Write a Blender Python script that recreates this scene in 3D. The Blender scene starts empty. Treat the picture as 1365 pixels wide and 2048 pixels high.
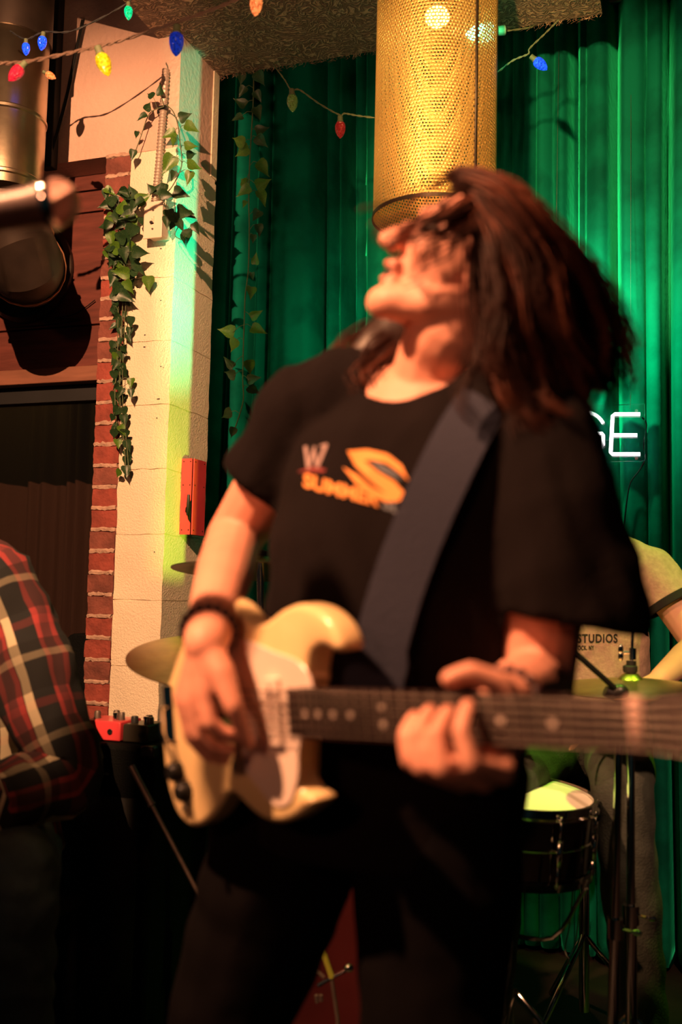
import bpy, bmesh, math, random
from mathutils import Vector, Matrix, noise
from mathutils.bvhtree import BVHTree
random.seed(7)
SC = bpy.context.scene
COL = SC.collection
R = math.radians
# ------------------------------------------------------------------ camera
F = 1990.0
YAW, PITCH, ROLL = R(19.0), R(4.65), R(1.26)
LOC = Vector((0, 0, 1.15))
FWD = Vector((-math.sin(YAW)*math.cos(PITCH), math.cos(YAW)*math.cos(PITCH), math.sin(PITCH)))
r0 = Vector((math.cos(YAW), math.sin(YAW), 0))
u0 = r0.cross(FWD)
RIGHT = r0*math.cos(ROLL) + u0*math.sin(ROLL)
UP = RIGHT.cross(FWD)
cam_d = bpy.data.cameras.new('camera'); cam = bpy.data.objects.new('camera', cam_d); COL.objects.link(cam)
m = Matrix((RIGHT, UP, -FWD)).transposed().to_4x4(); m.translation = LOC
cam.matrix_world = m
cam_d.sensor_width = 36; cam_d.sensor_fit = 'AUTO'; cam_d.lens = 36*F/2048; cam_d.clip_start = .05
cam_d.dof.use_dof = True; cam_d.dof.focus_distance = 3.0; cam_d.dof.aperture_fstop = 2.1
SC.camera = cam
# ------------------------------------------------------------------ world, lights, exposure
w = bpy.data.worlds.new('world'); SC.world = w; w.use_nodes = True
w.node_tree.nodes['Background'].inputs[0].default_value = (.28, .62, .62, 1)
w.node_tree.nodes['Background'].inputs[1].default_value = .012
SC.view_settings.view_transform = 'Standard'; SC.view_settings.look = 'None'
SC.view_settings.exposure = 0; SC.view_settings.gamma = 1; SC.view_settings.use_curve_mapping = False

def spot(name, loc, target, energy, color, size=60, blend=.5, radius=.03):
    l = bpy.data.lights.new(name, 'SPOT'); l.energy = energy; l.color = color
    l.spot_size = R(size); l.spot_blend = blend; l.shadow_soft_size = radius
    o = bpy.data.objects.new(name, l); COL.objects.link(o); o.location = loc
    o.rotation_euler = (Vector(target)-Vector(loc)).to_track_quat('-Z', 'Y').to_euler()
    return o
spot('warm_key_light', (-.78, .1, 2.6), (-1.75, 2.7, 1.6), 640, (1, .50, .24), 62, .5, .007)
spot('added_guitarist_key', (-1.18, .22, 2.62), (-.24, 1.2, 1.18), 470, (1, .43, .20), 54, .6, .03)  # extra key spot added only to brighten the guitarist
spot('warm_fill_light', (-1.0, -1.3, 1.95), (-.6, 2.0, 1.6), 60, (1, .36, .18), 52, .8, .15)
spot('green_wash_light', (-.30, 2.93, 2.02), (-.25, 3.5, 1.98), 33, (0, 1, .48), 134, 1, .03)
spot('green_wash_left', (-1.02, 2.95, 2.05), (-1.0, 3.5, 2.0), 5.0, (0, 1, .48), 142, 1, .03)
LS = Vector((-.54, 2.40, 1.22))
spot('lime_slot_light', LS, (-1.515, 2.78, 1.62), 42, (.60, 1, .05), 50, .35, .0015)
spot('cyan_slot_light', LS+Vector((0, 0, .03)), (-1.515, 2.78, 2.66), 190, (0, 1, .50), 58, .7, .0015)
spot('drummer_fill_light', (.75, .6, 2.4), (-.08, 2.6, 1.02), 210, (1, .48, .26), 27, .6, .03)  # warm fill added to brighten the drummer
spot('lime_drum_light', (.45, 2.38, 2.6), (-.16, 2.5, 1.0), 75, (.42, 1, .04), 42, .7, .03)
spot('lime_snare_fill', (-.52, 2.02, 2.6), (-.30, 2.30, .7), 130, (.46, 1, .06), 26, .7, .03)  # second lime spot added to tint the snare head
spot('warm_perforated_column_light', (-.35, .55, 2.2), (-.42, 2.45, 2.42), 430, (1, .58, .2), 30, .6, .03)
spot('soffit_fill_light', (-.9, 1.35, 1.85), (-.6, 2.3, 2.72), 24, (1, .50, .26), 120, 1, .05)  # fill added to lift the dark soffit, not a fitting
spot('back_room_light', (-2.5, 3.15, 2.1), (-2.7, 3.7, 1.6), 1.6, (.75, .7, .18), 140, 1, .05)

# ------------------------------------------------------------------ projection helpers (photo direction -> world)
def ray(px, py): return (RIGHT*((px-682.5)/F) - UP*((py-1024)/F) + FWD)
def P(px, py, d): return LOC + ray(px, py)*d
def RY(px, py, Y): r = ray(px, py); return LOC + r*(Y/r.y)
def RX(px, py, X): r = ray(px, py); return LOC + r*(X/r.x)
def RZ(px, py, Z): r = ray(px, py); return LOC + r*((Z-LOC.z)/r.z)
def proj(p):
    q = p-LOC; d = q.dot(FWD); return (682.5+q.dot(RIGHT)/d*F, 1024-q.dot(UP)/d*F, d)

# ------------------------------------------------------------------ materials
MATS = {}
def mat(name, color, rough=.6, metal=0, bump=0, bscale=40, var=0, vscale=8, emit=None, estr=0, sheen=0, trans=0, stretch=None, spec=.5, coat=0, alpha=None):
    if name in MATS: return MATS[name]
    m = bpy.data.materials.new(name); m.use_nodes = True; nt = m.node_tree; b = nt.nodes['Principled BSDF']
    b.inputs['Base Color'].default_value = (*color, 1); b.inputs['Roughness'].default_value = rough
    b.inputs['Metallic'].default_value = metal; b.inputs['Specular IOR Level'].default_value = spec
    b.inputs['Coat Weight'].default_value = coat
    if sheen: b.inputs['Sheen Weight'].default_value = sheen; b.inputs['Sheen Roughness'].default_value = .35; b.inputs['Sheen Tint'].default_value = (*[min(1, c*3+.05) for c in color], 1)
    if trans: b.inputs['Transmission Weight'].default_value = trans
    if emit: b.inputs['Emission Color'].default_value = (*emit, 1); b.inputs['Emission Strength'].default_value = estr
    if alpha is not None: b.inputs['Alpha'].default_value = alpha
    tc = nt.nodes.new('ShaderNodeTexCoord'); src = tc.outputs['Object']
    if stretch:
        mp = nt.nodes.new('ShaderNodeMapping'); mp.inputs['Scale'].default_value = stretch
        nt.links.new(src, mp.inputs['Vector']); src = mp.outputs['Vector']
    if var:
        n = nt.nodes.new('ShaderNodeTexNoise'); n.inputs['Scale'].default_value = vscale; n.inputs['Detail'].default_value = 5
        nt.links.new(src, n.inputs['Vector'])
        r = nt.nodes.new('ShaderNodeValToRGB'); nt.links.new(n.outputs['Fac'], r.inputs['Fac'])
        r.color_ramp.elements[0].position = .3; r.color_ramp.elements[1].position = .7
        r.color_ramp.elements[0].color = (*[c*(1-var) for c in color], 1); r.color_ramp.elements[1].color = (*[min(1, c*(1+var*.6)) for c in color], 1)
        nt.links.new(r.outputs['Color'], b.inputs['Base Color'])
    if bump:
        n = nt.nodes.new('ShaderNodeTexNoise'); n.inputs['Scale'].default_value = bscale; n.inputs['Detail'].default_value = 4
        nt.links.new(src, n.inputs['Vector'])
        bp = nt.nodes.new('ShaderNodeBump'); bp.inputs['Strength'].default_value = bump; bp.inputs['Distance'].default_value = .01
        nt.links.new(n.outputs['Fac'], bp.inputs['Height']); nt.links.new(bp.outputs['Normal'], b.inputs['Normal'])
    MATS[name] = m; return m
M = dict(
 skin=mat('skin', (.74, .34, .245), .55, bump=.05, bscale=200, var=.12, vscale=14),
 skin_pale=mat('skin_drummer', (.62, .36, .25), .6, var=.12),
 tee=mat('black_cotton', (.0065, .0045, .005), .95, spec=.12, bump=.25, bscale=220, sheen=.12),
 jeans=mat('black_denim', (.0035, .003, .0035), .95, spec=.06, bump=.2, bscale=250),
 hair=mat('dark_brown_hair', (.022, .0085, .006), .5, var=.4, vscale=30),
 strand=mat('brown_hair_strands', (.12, .038, .022), .5, spec=.2, var=.6, vscale=18),
 strand_dark=mat('dark_hair_strands', (.030, .010, .007), .55, spec=.15, var=.5, vscale=18),
 block=mat('cream_painted_block', (.80, .68, .52), .75, bump=.45, bscale=190, var=.10, vscale=4),
 mortar=mat('pale_mortar', (.50, .32, .25), .95, bump=.7, bscale=70, var=.3, vscale=25),
 brick=mat('red_brick', (.27, .055, .04), .9, bump=.5, bscale=80, var=.35, vscale=20),
 brick2=mat('brown_red_brick', (.20, .06, .045), .9, bump=.5, bscale=80, var=.4, vscale=20),
 paintwall=mat('pink_cream_plaster', (.62, .40, .33), .8, bump=.35, bscale=60, var=.08, vscale=5),
 board=mat('maroon_boards', (.13, .032, .024), .6, bump=.2, bscale=20, var=.35, vscale=6, stretch=(1, 1, 8)),
 boardpale=mat('brown_trim_board', (.24, .095, .06), .6, var=.25, vscale=7, stretch=(1, 1, 8)),
 dark=mat('near_black_paint', (.010, .010, .012), .7, var=.3),
 ceil=mat('dark_ceiling_paint', (.014, .014, .022), .8, bump=.4, bscale=8, var=.5, vscale=3),
 floor=mat('dark_stage_floor', (.018, .012, .010), .55, bump=.2, bscale=10, var=.4),
 galv=mat('galvanised_duct', (.62, .50, .36), .28, 1, bump=.12, bscale=12, var=.25, vscale=10),
 steel=mat('dull_steel', (.16, .13, .11), .5, .6, var=.3, vscale=30),
 chrome=mat('chrome', (.7, .7, .7), .10, 1),
 blackmetal=mat('black_metal', (.012, .012, .012), .35, 0, coat=.3),
 blackplastic=mat('black_plastic', (.007, .007, .007), .45, spec=.3),
 perf=mat('perforated_brass_sheet', (.86, .54, .19), .40, .75, var=.15, vscale=6),
 plate=mat('ivory_cover_plate', (.80, .62, .50), .4, coat=.2),
 redbox=mat('red_enamel', (.75, .055, .075), .45, bump=.1, bscale=20, var=.12, vscale=12),
 cream=mat('cream_lacquer', (.86, .66, .34), .28, coat=.5),
 pg=mat('pearl_pickguard', (.84, .70, .62), .3, coat=.3, var=.06, vscale=20),
 rosewood=mat('rosewood', (.016, .006, .006), .55, spec=.25, var=.4, vscale=30, stretch=(1, 1, 1)),
 nut=mat('bone', (.68, .42, .36), .5),
 dot=mat('pearl_dots', (.75, .62, .55), .35),
 strap=mat('navy_webbing', (.018, .022, .045), .9, bump=.35, bscale=300),
 cymbal=mat('bronze_cymbal', (.46, .32, .15), .33, 1, bump=.08, bscale=60, var=.25, vscale=12),
 drumhead=mat('white_drumhead', (.78, .80, .70), .55, var=.07, vscale=5),
 snare=mat('black_chrome_shell', (.12, .12, .12), .08, 1),
 bass=mat('dark_red_drum', (.055, .008, .009), .35, coat=.3, var=.2),
 cord=mat('brown_twisted_cord', (.12, .07, .05), .7, bump=.4, bscale=200),
 stem=mat('grey_green_stem', (.10, .12, .06), .7),
 heather=mat('heather_tan_cotton', (.50, .36, .27), .9, bump=.2, bscale=200, var=.15, vscale=90),
 heatherdark=mat('black_rib_cuff', (.012, .012, .012), .9),
 denim=mat('blue_denim', (.040, .075, .085), .9, bump=.3, bscale=220, var=.3, vscale=25),
 greenjeans=mat('dark_jeans', (.045, .055, .045), .9, bump=.3, bscale=200, var=.35, vscale=20),
 tolex=mat('black_tolex', (.0025, .003, .003), .75, spec=.12, bump=.4, bscale=260),
 acrylic=mat('clear_acrylic', (.9, .95, .95), .05, 0, trans=1),
 neon=mat('white_neon', (1, .9, .95), .4, emit=(1, .80, .88), estr=5),
 neonpink=mat('pink_neon', (1, .7, .8), .4, emit=(1, .45, .65), estr=1.3),
 pr_or=mat('orange_print', (.80, .32, .08), .8),
 pr_w=mat('faded_white_print', (.30, .22, .22), .8),
 pr_r=mat('dark_red_print', (.20, .03, .03), .8),
 pr_g=mat('grey_blue_print', (.10, .12, .15), .8),
 ink=mat('black_ink', (.02, .015, .015), .8),
 lightink=mat('grey_lettering', (.8, .8, .8), .6),
 bead=mat('dark_beads', (.05, .02, .025), .35),
 lip=mat('lips', (.50, .15, .12), .5),
 eye=mat('eye_white', (.5, .45, .42), .3),
 darkfan=mat('dark_duct_metal', (.045, .030, .024), .45, .6, var=.4, vscale=10),  # dark metal for elbow, collar and upper duct
 copper=mat('copper_hoop', (.42, .20, .11), .35, 1),
 wood=mat('pale_wood_stick', (.55, .38, .2), .5),
 toptrim=mat('grey_knob', (.05, .05, .05), .4),
)
def velvet():
    m = mat('green_velvet', (.003, .16, .10), .85, spec=.05, bump=.25, bscale=30, sheen=.8)
    nt = m.node_tree; b = nt.nodes['Principled BSDF']; tc = nt.nodes.new('ShaderNodeTexCoord')
    n = nt.nodes.new('ShaderNodeTexNoise'); n.inputs['Scale'].default_value = 4.5; n.inputs['Detail'].default_value = 6
    nt.links.new(tc.outputs['Object'], n.inputs['Vector'])
    r = nt.nodes.new('ShaderNodeValToRGB'); nt.links.new(n.outputs['Fac'], r.inputs['Fac'])
    r.color_ramp.elements[0].position = .36; r.color_ramp.elements[0].color = (.002, .085, .058, 1)
    r.color_ramp.elements[1].position = .55; r.color_ramp.elements[1].color = (.003, .165, .108, 1)
    nt.links.new(r.outputs['Color'], b.inputs['Base Color'])
    b.inputs['Sheen Tint'].default_value = (.02, .8, .45, 1)
    return m
M['velvet'] = velvet()
def sheer():
    return mat('olive_sheer', (.085, .030, .018), .85, bump=.2, bscale=80, sheen=.3)
M['sheer'] = sheer()
def soffit_mat():
    m = mat('swirled_fibre_plaster', (.36, .23, .15), .85); nt = m.node_tree; b = nt.nodes['Principled BSDF']
    tc = nt.nodes.new('ShaderNodeTexCoord')
    n0 = nt.nodes.new('ShaderNodeTexNoise'); n0.inputs['Scale'].default_value = 9; n0.inputs['Detail'].default_value = 2
    nt.links.new(tc.outputs['Object'], n0.inputs['Vector'])
    mx = nt.nodes.new('ShaderNodeVectorMath'); mx.operation = 'MULTIPLY_ADD'; mx.inputs[1].default_value = (.35, .35, .35)
    nt.links.new(n0.outputs['Color'], mx.inputs[0]); nt.links.new(tc.outputs['Object'], mx.inputs[2])
    wv = nt.nodes.new('ShaderNodeTexWave'); wv.bands_direction = 'Y'; wv.inputs['Scale'].default_value = 14; wv.inputs['Distortion'].default_value = 11; wv.inputs['Detail'].default_value = 4; wv.inputs['Detail Scale'].default_value = 2.2
    nt.links.new(mx.outputs[0], wv.inputs['Vector'])
    n1 = nt.nodes.new('ShaderNodeTexNoise'); n1.inputs['Scale'].default_value = 60; n1.inputs['Detail'].default_value = 5; n1.inputs['Distortion'].default_value = 2.5
    nt.links.new(mx.outputs[0], n1.inputs['Vector'])
    ad = nt.nodes.new('ShaderNodeMath'); ad.operation = 'ADD'; nt.links.new(wv.outputs['Fac'], ad.inputs[0]); nt.links.new(n1.outputs['Fac'], ad.inputs[1])
    bp = nt.nodes.new('ShaderNodeBump'); bp.inputs['Strength'].default_value = .9; bp.inputs['Distance'].default_value = .012
    nt.links.new(ad.outputs[0], bp.inputs['Height']); nt.links.new(bp.outputs['Normal'], b.inputs['Normal'])
    r = nt.nodes.new('ShaderNodeValToRGB'); nt.links.new(wv.outputs['Fac'], r.inputs['Fac'])
    r.color_ramp.elements[0].color = (.22, .14, .10, 1); r.color_ramp.elements[0].position = .55; r.color_ramp.elements[1].color = (.60, .40, .27, 1)
    nt.links.new(r.outputs['Color'], b.inputs['Base Color'])
    return m
M['soffit'] = soffit_mat()
def leaf_mat(name, dark, light, amt):
    m = mat(name, dark, .42); nt = m.node_tree; b = nt.nodes['Principled BSDF']; tc = nt.nodes.new('ShaderNodeTexCoord')
    n = nt.nodes.new('ShaderNodeTexNoise'); n.inputs['Scale'].default_value = 38; n.inputs['Detail'].default_value = 3
    oi = nt.nodes.new('ShaderNodeObjectInfo'); vm = nt.nodes.new('ShaderNodeVectorMath'); vm.operation = 'ADD'
    nt.links.new(tc.outputs['Object'], vm.inputs[0]); nt.links.new(oi.outputs['Random'], vm.inputs[1]); nt.links.new(vm.outputs[0], n.inputs['Vector'])
    r = nt.nodes.new('ShaderNodeValToRGB'); nt.links.new(n.outputs['Fac'], r.inputs['Fac'])
    r.color_ramp.elements[0].position = amt; r.color_ramp.elements[0].color = (*dark, 1)
    r.color_ramp.elements[1].position = amt+.14; r.color_ramp.elements[1].color = (*light, 1)
    nt.links.new(r.outputs['Color'], b.inputs['Base Color'])
    return m
M['leaf'] = leaf_mat('ivy_leaf_dark', (.010, .040, .014), (.12, .17, .05), .56)
M['leaf2'] = leaf_mat('ivy_leaf_light', (.045, .13, .012), (.17, .25, .03), .52)
def plaid():
    m = bpy.data.materials.new('plaid_flannel'); m.use_nodes = True; nt = m.node_tree; b = nt.nodes['Principled BSDF']
    b.inputs['Roughness'].default_value = .95; uv = nt.nodes.new('ShaderNodeUVMap'); sp = nt.nodes.new('ShaderNodeSeparateXYZ')
    nt.links.new(uv.outputs['UV'], sp.inputs[0])
    def ramp(sock, stops):
        f = nt.nodes.new('ShaderNodeMath'); f.operation = 'FRACT'; nt.links.new(sock, f.inputs[0])
        r = nt.nodes.new('ShaderNodeValToRGB'); r.color_ramp.interpolation = 'CONSTANT'; nt.links.new(f.outputs[0], r.inputs['Fac'])
        e = r.color_ramp.elements
        e[0].position = stops[0][0]; e[0].color = (*stops[0][1], 1); e[1].position = stops[1][0]; e[1].color = (*stops[1][1], 1)
        for p, c in stops[2:]: q = e.new(p); q.color = (*c, 1)
        return r.outputs['Color']
    bk = (.006, .007, .008); rd = (.26, .030, .030); cr = (.50, .42, .28); dr = (.09, .018, .02)
    c1 = ramp(sp.outputs['X'], [(0, bk), (.16, rd), (.22, dr), (.34, rd), (.40, bk), (.62, cr), (.86, bk)])
    c2 = ramp(sp.outputs['Y'], [(0, bk), (.10, rd), (.2, bk), (.42, bk), (.52, cr), (.62, bk)])
    wv = nt.nodes.new('ShaderNodeMath'); wv.operation = 'FRACT'
    ml = nt.nodes.new('ShaderNodeMath'); ml.operation = 'MULTIPLY'; ml.inputs[1].default_value = 1
    f2 = nt.nodes.new('ShaderNodeMath'); f2.operation = 'GREATER_THAN'; f2.inputs[1].default_value = .38
    fr = nt.nodes.new('ShaderNodeMath'); fr.operation = 'FRACT'; nt.links.new(sp.outputs['Y'], fr.inputs[0]); nt.links.new(fr.outputs[0], f2.inputs[0])
    sc = nt.nodes.new('ShaderNodeMath'); sc.operation = 'MULTIPLY_ADD'; sc.inputs[1].default_value = -.62; sc.inputs[2].default_value = 1.0
    nt.links.new(f2.outputs[0], sc.inputs[0])
    mx = nt.nodes.new('ShaderNodeMix'); mx.data_type = 'RGBA'; mx.inputs[0].default_value = .18
    mu = nt.nodes.new('ShaderNodeMix'); mu.data_type = 'RGBA'; mu.blend_type = 'MULTIPLY'; mu.inputs[0].default_value = 1
    nt.links.new(c1, mu.inputs[6]); nt.links.new(sc.outputs[0], mu.inputs[7])
    nt.links.new(mu.outputs[2], mx.inputs[6]); nt.links.new(c2, mx.inputs[7])
    nt.links.new(mx.outputs[2], b.inputs['Base Color'])
    return m
M['plaid'] = plaid()
def bulbmat(n, c, e):
    m = mat('bulb_'+n, tuple(q*.6 for q in c), .12, coat=.8, emit=c, estr=e); nt = m.node_tree; b = nt.nodes['Principled BSDF']
    tc = nt.nodes.new('ShaderNodeTexCoord'); vo = nt.nodes.new('ShaderNodeTexVoronoi'); vo.inputs['Scale'].default_value = 170
    nt.links.new(tc.outputs['Object'], vo.inputs['Vector'])
    r = nt.nodes.new('ShaderNodeMapRange'); r.inputs['From Min'].default_value = .2; r.inputs['From Max'].default_value = .65; r.inputs['To Min'].default_value = e*.25; r.inputs['To Max'].default_value = e*1.6
    nt.links.new(vo.outputs['Distance'], r.inputs['Value']); nt.links.new(r.outputs[0], b.inputs['Emission Strength'])
    bp = nt.nodes.new('ShaderNodeBump'); bp.inputs['Strength'].default_value = .9; bp.inputs['Distance'].default_value = .004
    nt.links.new(vo.outputs['Distance'], bp.inputs['Height']); nt.links.new(bp.outputs['Normal'], b.inputs['Normal']); return m
M['b_yellow'] = bulbmat('yellow', (.85, .60, .01), .35); M['b_blue'] = bulbmat('blue', (.005, .035, .55), .28); M['b_blue_lit'] = bulbmat('blue_lit', (.01, .07, .9), 1.3)
M['b_red'] = bulbmat('red', (.75, .02, .05), .40); M['b_orange'] = bulbmat('orange', (.9, .22, .06), .9); M['b_green'] = bulbmat('green', (.0, .6, .25), .8)
M['b_olive'] = bulbmat('pale_green', (.16, .24, .04), .10); M['b_redoff'] = bulbmat('dim_red', (.35, .015, .015), .2)
M['b_greenlit'] = bulbmat('bright_green', (.10, 1, .50), 14); M['b_warm'] = bulbmat('bright_warm', (1, .74, .22), 8)

# ------------------------------------------------------------------ mesh builder
class MB:
    def __init__(s): s.v = []; s.f = []; s.uv = {}
    def add(s, vs, fs):
        n = len(s.v); s.v += [tuple(v) for v in vs]; s.f += [tuple(i+n for i in f) for f in fs]
    def box(s, c, size, rot=None):
        hx, hy, hz = [q/2 for q in size]; c = Vector(c)
        vs = [Vector((x, y, z)) for x in (-hx, hx) for y in (-hy, hy) for z in (-hz, hz)]
        if rot is not None: vs = [rot @ v for v in vs]
        s.add([v+c for v in vs], [(0, 1, 3, 2), (4, 6, 7, 5), (0, 4, 5, 1), (2, 3, 7, 6), (0, 2, 6, 4), (1, 5, 7, 3)]); return s
    def tube(s, pts, rad, seg=8, cap=True, flat=None):
        pts = [Vector(p) for p in pts]; n = len(pts)
        if not hasattr(rad, '__len__'): rad = [rad]*n
        t0 = (pts[1]-pts[0]).normalized(); a = t0.orthogonal().normalized(); vs = []; fs = []
        for i in range(n):
            t = (pts[min(i+1, n-1)]-pts[max(i-1, 0)]).normalized()
            a = (a-t*a.dot(t)); a = a.normalized() if a.length > 1e-6 else t.orthogonal().normalized(); b = t.cross(a)
            for k in range(seg):
                q = 2*math.pi*k/seg; vs.append(pts[i]+(a*math.cos(q)+b*math.sin(q))*rad[i])
        for i in range(n-1):
            for k in range(seg):
                k2 = (k+1) % seg; fs.append((i*seg+k, i*seg+k2, (i+1)*seg+k2, (i+1)*seg+k))
        if cap: fs.append(tuple(range(seg))[::-1]); fs.append(tuple((n-1)*seg+k for k in range(seg)))
        s.add(vs, fs); return s
    def rings(s, rings, cap=True, closed=True):
        n = len(rings[0]); vs = [v for r in rings for v in r]; fs = []
        for i in range(len(rings)-1):
            for k in range(n if closed else n-1):
                k2 = (k+1) % n; fs.append((i*n+k, i*n+k2, (i+1)*n+k2, (i+1)*n+k))
        if cap and closed: fs.append(tuple(range(n))[::-1]); fs.append(tuple((len(rings)-1)*n+k for k in range(n)))
        s.add(vs, fs); return s
    def lathe(s, prof, origin, axis=(0, 0, 1), seg=24, cap=False):
        ax = Vector(axis).normalized(); a = ax.orthogonal().normalized(); b = ax.cross(a); o = Vector(origin)
        return s.rings([[o+ax*h+(a*math.cos(2*math.pi*k/seg)+b*math.sin(2*math.pi*k/seg))*max(r, 1e-4) for k in range(seg)] for r, h in prof], cap=cap)
    def ell(s, c, ax, ay, az, seg=16, rn=10):
        c = Vector(c); ax, ay, az = map(Vector, (ax, ay, az)); rg = []
        for i in range(rn+1):
            th = math.pi*min(max(i/rn, .003), .997)
            rg.append([c+az*math.cos(th)+(ax*math.cos(2*math.pi*k/seg)+ay*math.sin(2*math.pi*k/seg))*math.sin(th) for k in range(seg)])
        return s.rings(rg)
    def caps(s, p0, r0, p1, r1, seg=14):
        p0, p1 = Vector(p0), Vector(p1); t = (p1-p0)
        if t.length < 1e-5: t = Vector((0, 0, 1e-4))
        L = t.length; t.normalize(); a = t.orthogonal().normalized(); b = t.cross(a); rg = []
        prof = [(-r0*math.cos(q), r0*math.sin(q)) for q in (.08, .5, 1.0, 1.45)] + [(L+r1*math.sin(q), r1*math.cos(q)) for q in (.1, .55, 1.05, 1.49)]
        for h, r in prof: rg.append([p0+t*h+(a*math.cos(2*math.pi*k/seg)+b*math.sin(2*math.pi*k/seg))*r for k in range(seg)])
        return s.rings(rg)
    def chain(s, pts):   # [(p, r), ...]
        for (a, ra), (b, rb) in zip(pts, pts[1:]): s.caps(a, ra, b, rb)
        return s
    def mesh(s, name):
        me = bpy.data.meshes.new(name); me.from_pydata([tuple(v) for v in s.v], [], s.f); me.update(); return me

def link(name, me, m, parent=None, smooth=True, bevel=0, label=None):
    o = bpy.data.objects.new(name, me); COL.objects.link(o)
    if m is not None and not me.materials: me.materials.append(m)
    if smooth:
        me.polygons.foreach_set('use_smooth', [True]*len(me.polygons))
        if bevel or smooth == 'auto':
            pass
    if parent: o.parent = parent; o.matrix_parent_inverse = parent.matrix_basis.inverted() if parent.type == 'EMPTY' or True else None
    if bevel:
        b = o.modifiers.new('bevel', 'BEVEL'); b.width = bevel; b.segments = 2; b.limit_method = 'ANGLE'
    if label: o['label'] = label
    return o
def obj(name, mb, m, parent=None, smooth=True, bevel=0, label=None):
    me = mb.mesh(name) if isinstance(mb, MB) else mb
    bm = bmesh.new(); bm.from_mesh(me); bmesh.ops.recalc_face_normals(bm, faces=bm.faces)
    if smooth:
        for e in bm.edges:
            if len(e.link_faces) == 2 and e.calc_face_angle(0) > R(38): e.smooth = False
    bm.to_mesh(me); bm.free()
    return link(name, me, m, parent, smooth, bevel, label)
def tag(o, label, cat, group=None, kind=None):
    o['label'] = label; o['category'] = cat
    if group: o['group'] = group
    if kind: o['kind'] = kind
    return o
def thing(name, loc, label, cat, group=None):
    o = bpy.data.objects.new(name, None); COL.objects.link(o); o.location = loc; o.empty_display_size = .05
    bpy.context.view_layer.update() if False else None
    o.matrix_basis = Matrix.Translation(Vector(loc))
    return tag(o, label, cat, group)
def struct(name, mb, m, parent=None, smooth=False, bevel=0):
    o = obj(name, mb, m, parent, smooth, bevel)
    if not parent: o['kind'] = 'structure'
    return o
def catmull(pts, n=6, closed=False):
    pts = [Vector(p) for p in pts]; out = []; N = len(pts)
    for i in range(N if closed else N-1):
        if closed: p0, p1, p2, p3 = pts[i-1], pts[i], pts[(i+1) % N], pts[(i+2) % N]
        else: p0, p1, p2, p3 = pts[max(i-1, 0)], pts[i], pts[i+1], pts[min(i+2, N-1)]
        for k in range(n):
            t = k/n; out.append(.5*((2*p1)+(p2-p0)*t+(2*p0-5*p1+4*p2-p3)*t*t+(3*p1-p0-3*p2+p3)*t**3))
    if not closed: out.append(pts[-1])
    return out
def remesh(mb, voxel, smooth=4, factor=.5):
    me = mb.mesh('tmp'); o = bpy.data.objects.new('tmp', me); COL.objects.link(o)
    bm = bmesh.new(); bm.from_mesh(me); bmesh.ops.recalc_face_normals(bm, faces=bm.faces); bm.to_mesh(me); bm.free()
    r = o.modifiers.new('r', 'REMESH'); r.mode = 'VOXEL'; r.voxel_size = voxel
    s_ = o.modifiers.new('s', 'SMOOTH'); s_.factor = factor; s_.iterations = smooth
    dg = bpy.context.evaluated_depsgraph_get(); dg.update()
    out = bpy.data.meshes.new_from_object(o.evaluated_get(dg)); bpy.data.objects.remove(o); bpy.data.meshes.remove(me)
    return out
def cut_faces(me, cuts):
    """cuts: (point, outward normal, region test); cloth past the plane is removed and the edge trimmed onto it"""
    bm = bmesh.new(); bm.from_mesh(me)
    for p_, n_, reg in cuts:
        n_ = n_.normalized(); dead = [v for v in bm.verts if (v.co-p_).dot(n_) > 0 and reg(v.co)]
        ring_ = set()
        for v in dead:
            for e in v.link_edges: ring_.add(e.other_vert(v))
        ring_ -= set(dead); bmesh.ops.delete(bm, geom=dead, context='VERTS')
        for v in ring_:
            if v.is_valid:
                dd = (v.co-p_).dot(n_)
                if -.014 < dd <= 0: v.co -= n_*dd
    bm.to_mesh(me); bm.free(); return me
def soften_hems(me, n=8):
    bm = bmesh.new(); bm.from_mesh(me)
    bv = [v for v in bm.verts if v.is_boundary]
    nb_ = {v: [e.other_vert(v) for e in v.link_edges if e.is_boundary] for v in bv}
    for _ in range(n):
        new = {v: (v.co*.4+sum((q.co for q in nb_[v]), Vector())*(.6/len(nb_[v]))) for v in bv if nb_[v]}
        for v, c in new.items(): v.co = c
    bm.to_mesh(me); bm.free(); me.update()
def bvh_of(me):
    return BVHTree.FromPolygons([v.co.copy() for v in me.vertices], [tuple(p.vertices) for p in me.polygons])
def cast(bvh, px, py, off=.002, default=None):
    d = ray(px, py).normalized(); h = bvh.ray_cast(LOC, d)
    if h[0] is None: return default
    return h[0]-d*off
def text_mesh(body, size=1, bold=0.0, spacing=1):
    c = bpy.data.curves.new('t', 'FONT'); c.body = body; c.size = size; c.offset = bold; c.space_character = spacing
    o = bpy.data.objects.new('t', c); COL.objects.link(o); dg = bpy.context.evaluated_depsgraph_get(); dg.update()
    me = bpy.data.meshes.new_from_object(o.evaluated_get(dg)); bpy.data.objects.remove(o)
    bm = bmesh.new(); bm.from_mesh(me); bmesh.ops.triangulate(bm, faces=bm.faces)
    for _ in range(2):
        es = [e for e in bm.edges if e.calc_length() > size*.16]
        if es: bmesh.ops.subdivide_edges(bm, edges=es, cuts=1); bmesh.ops.triangulate(bm, faces=bm.faces)
    bm.to_mesh(me); bm.free(); return me
def map_mesh(me, fn):
    for v in me.vertices: v.co = fn(v.co.x, v.co.y)
    return me
# rails
YB = 2.714          # front plane of the block pilaster and brick
XC = RY(325, 1186, YB).x
YS = 2.985          # rear end of the pilaster side face
YV = 3.36           # velvet curtain
CEIL = 3.25
soffit_corner = RY(395, 160, YS); ZS = soffit_corner.z

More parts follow.
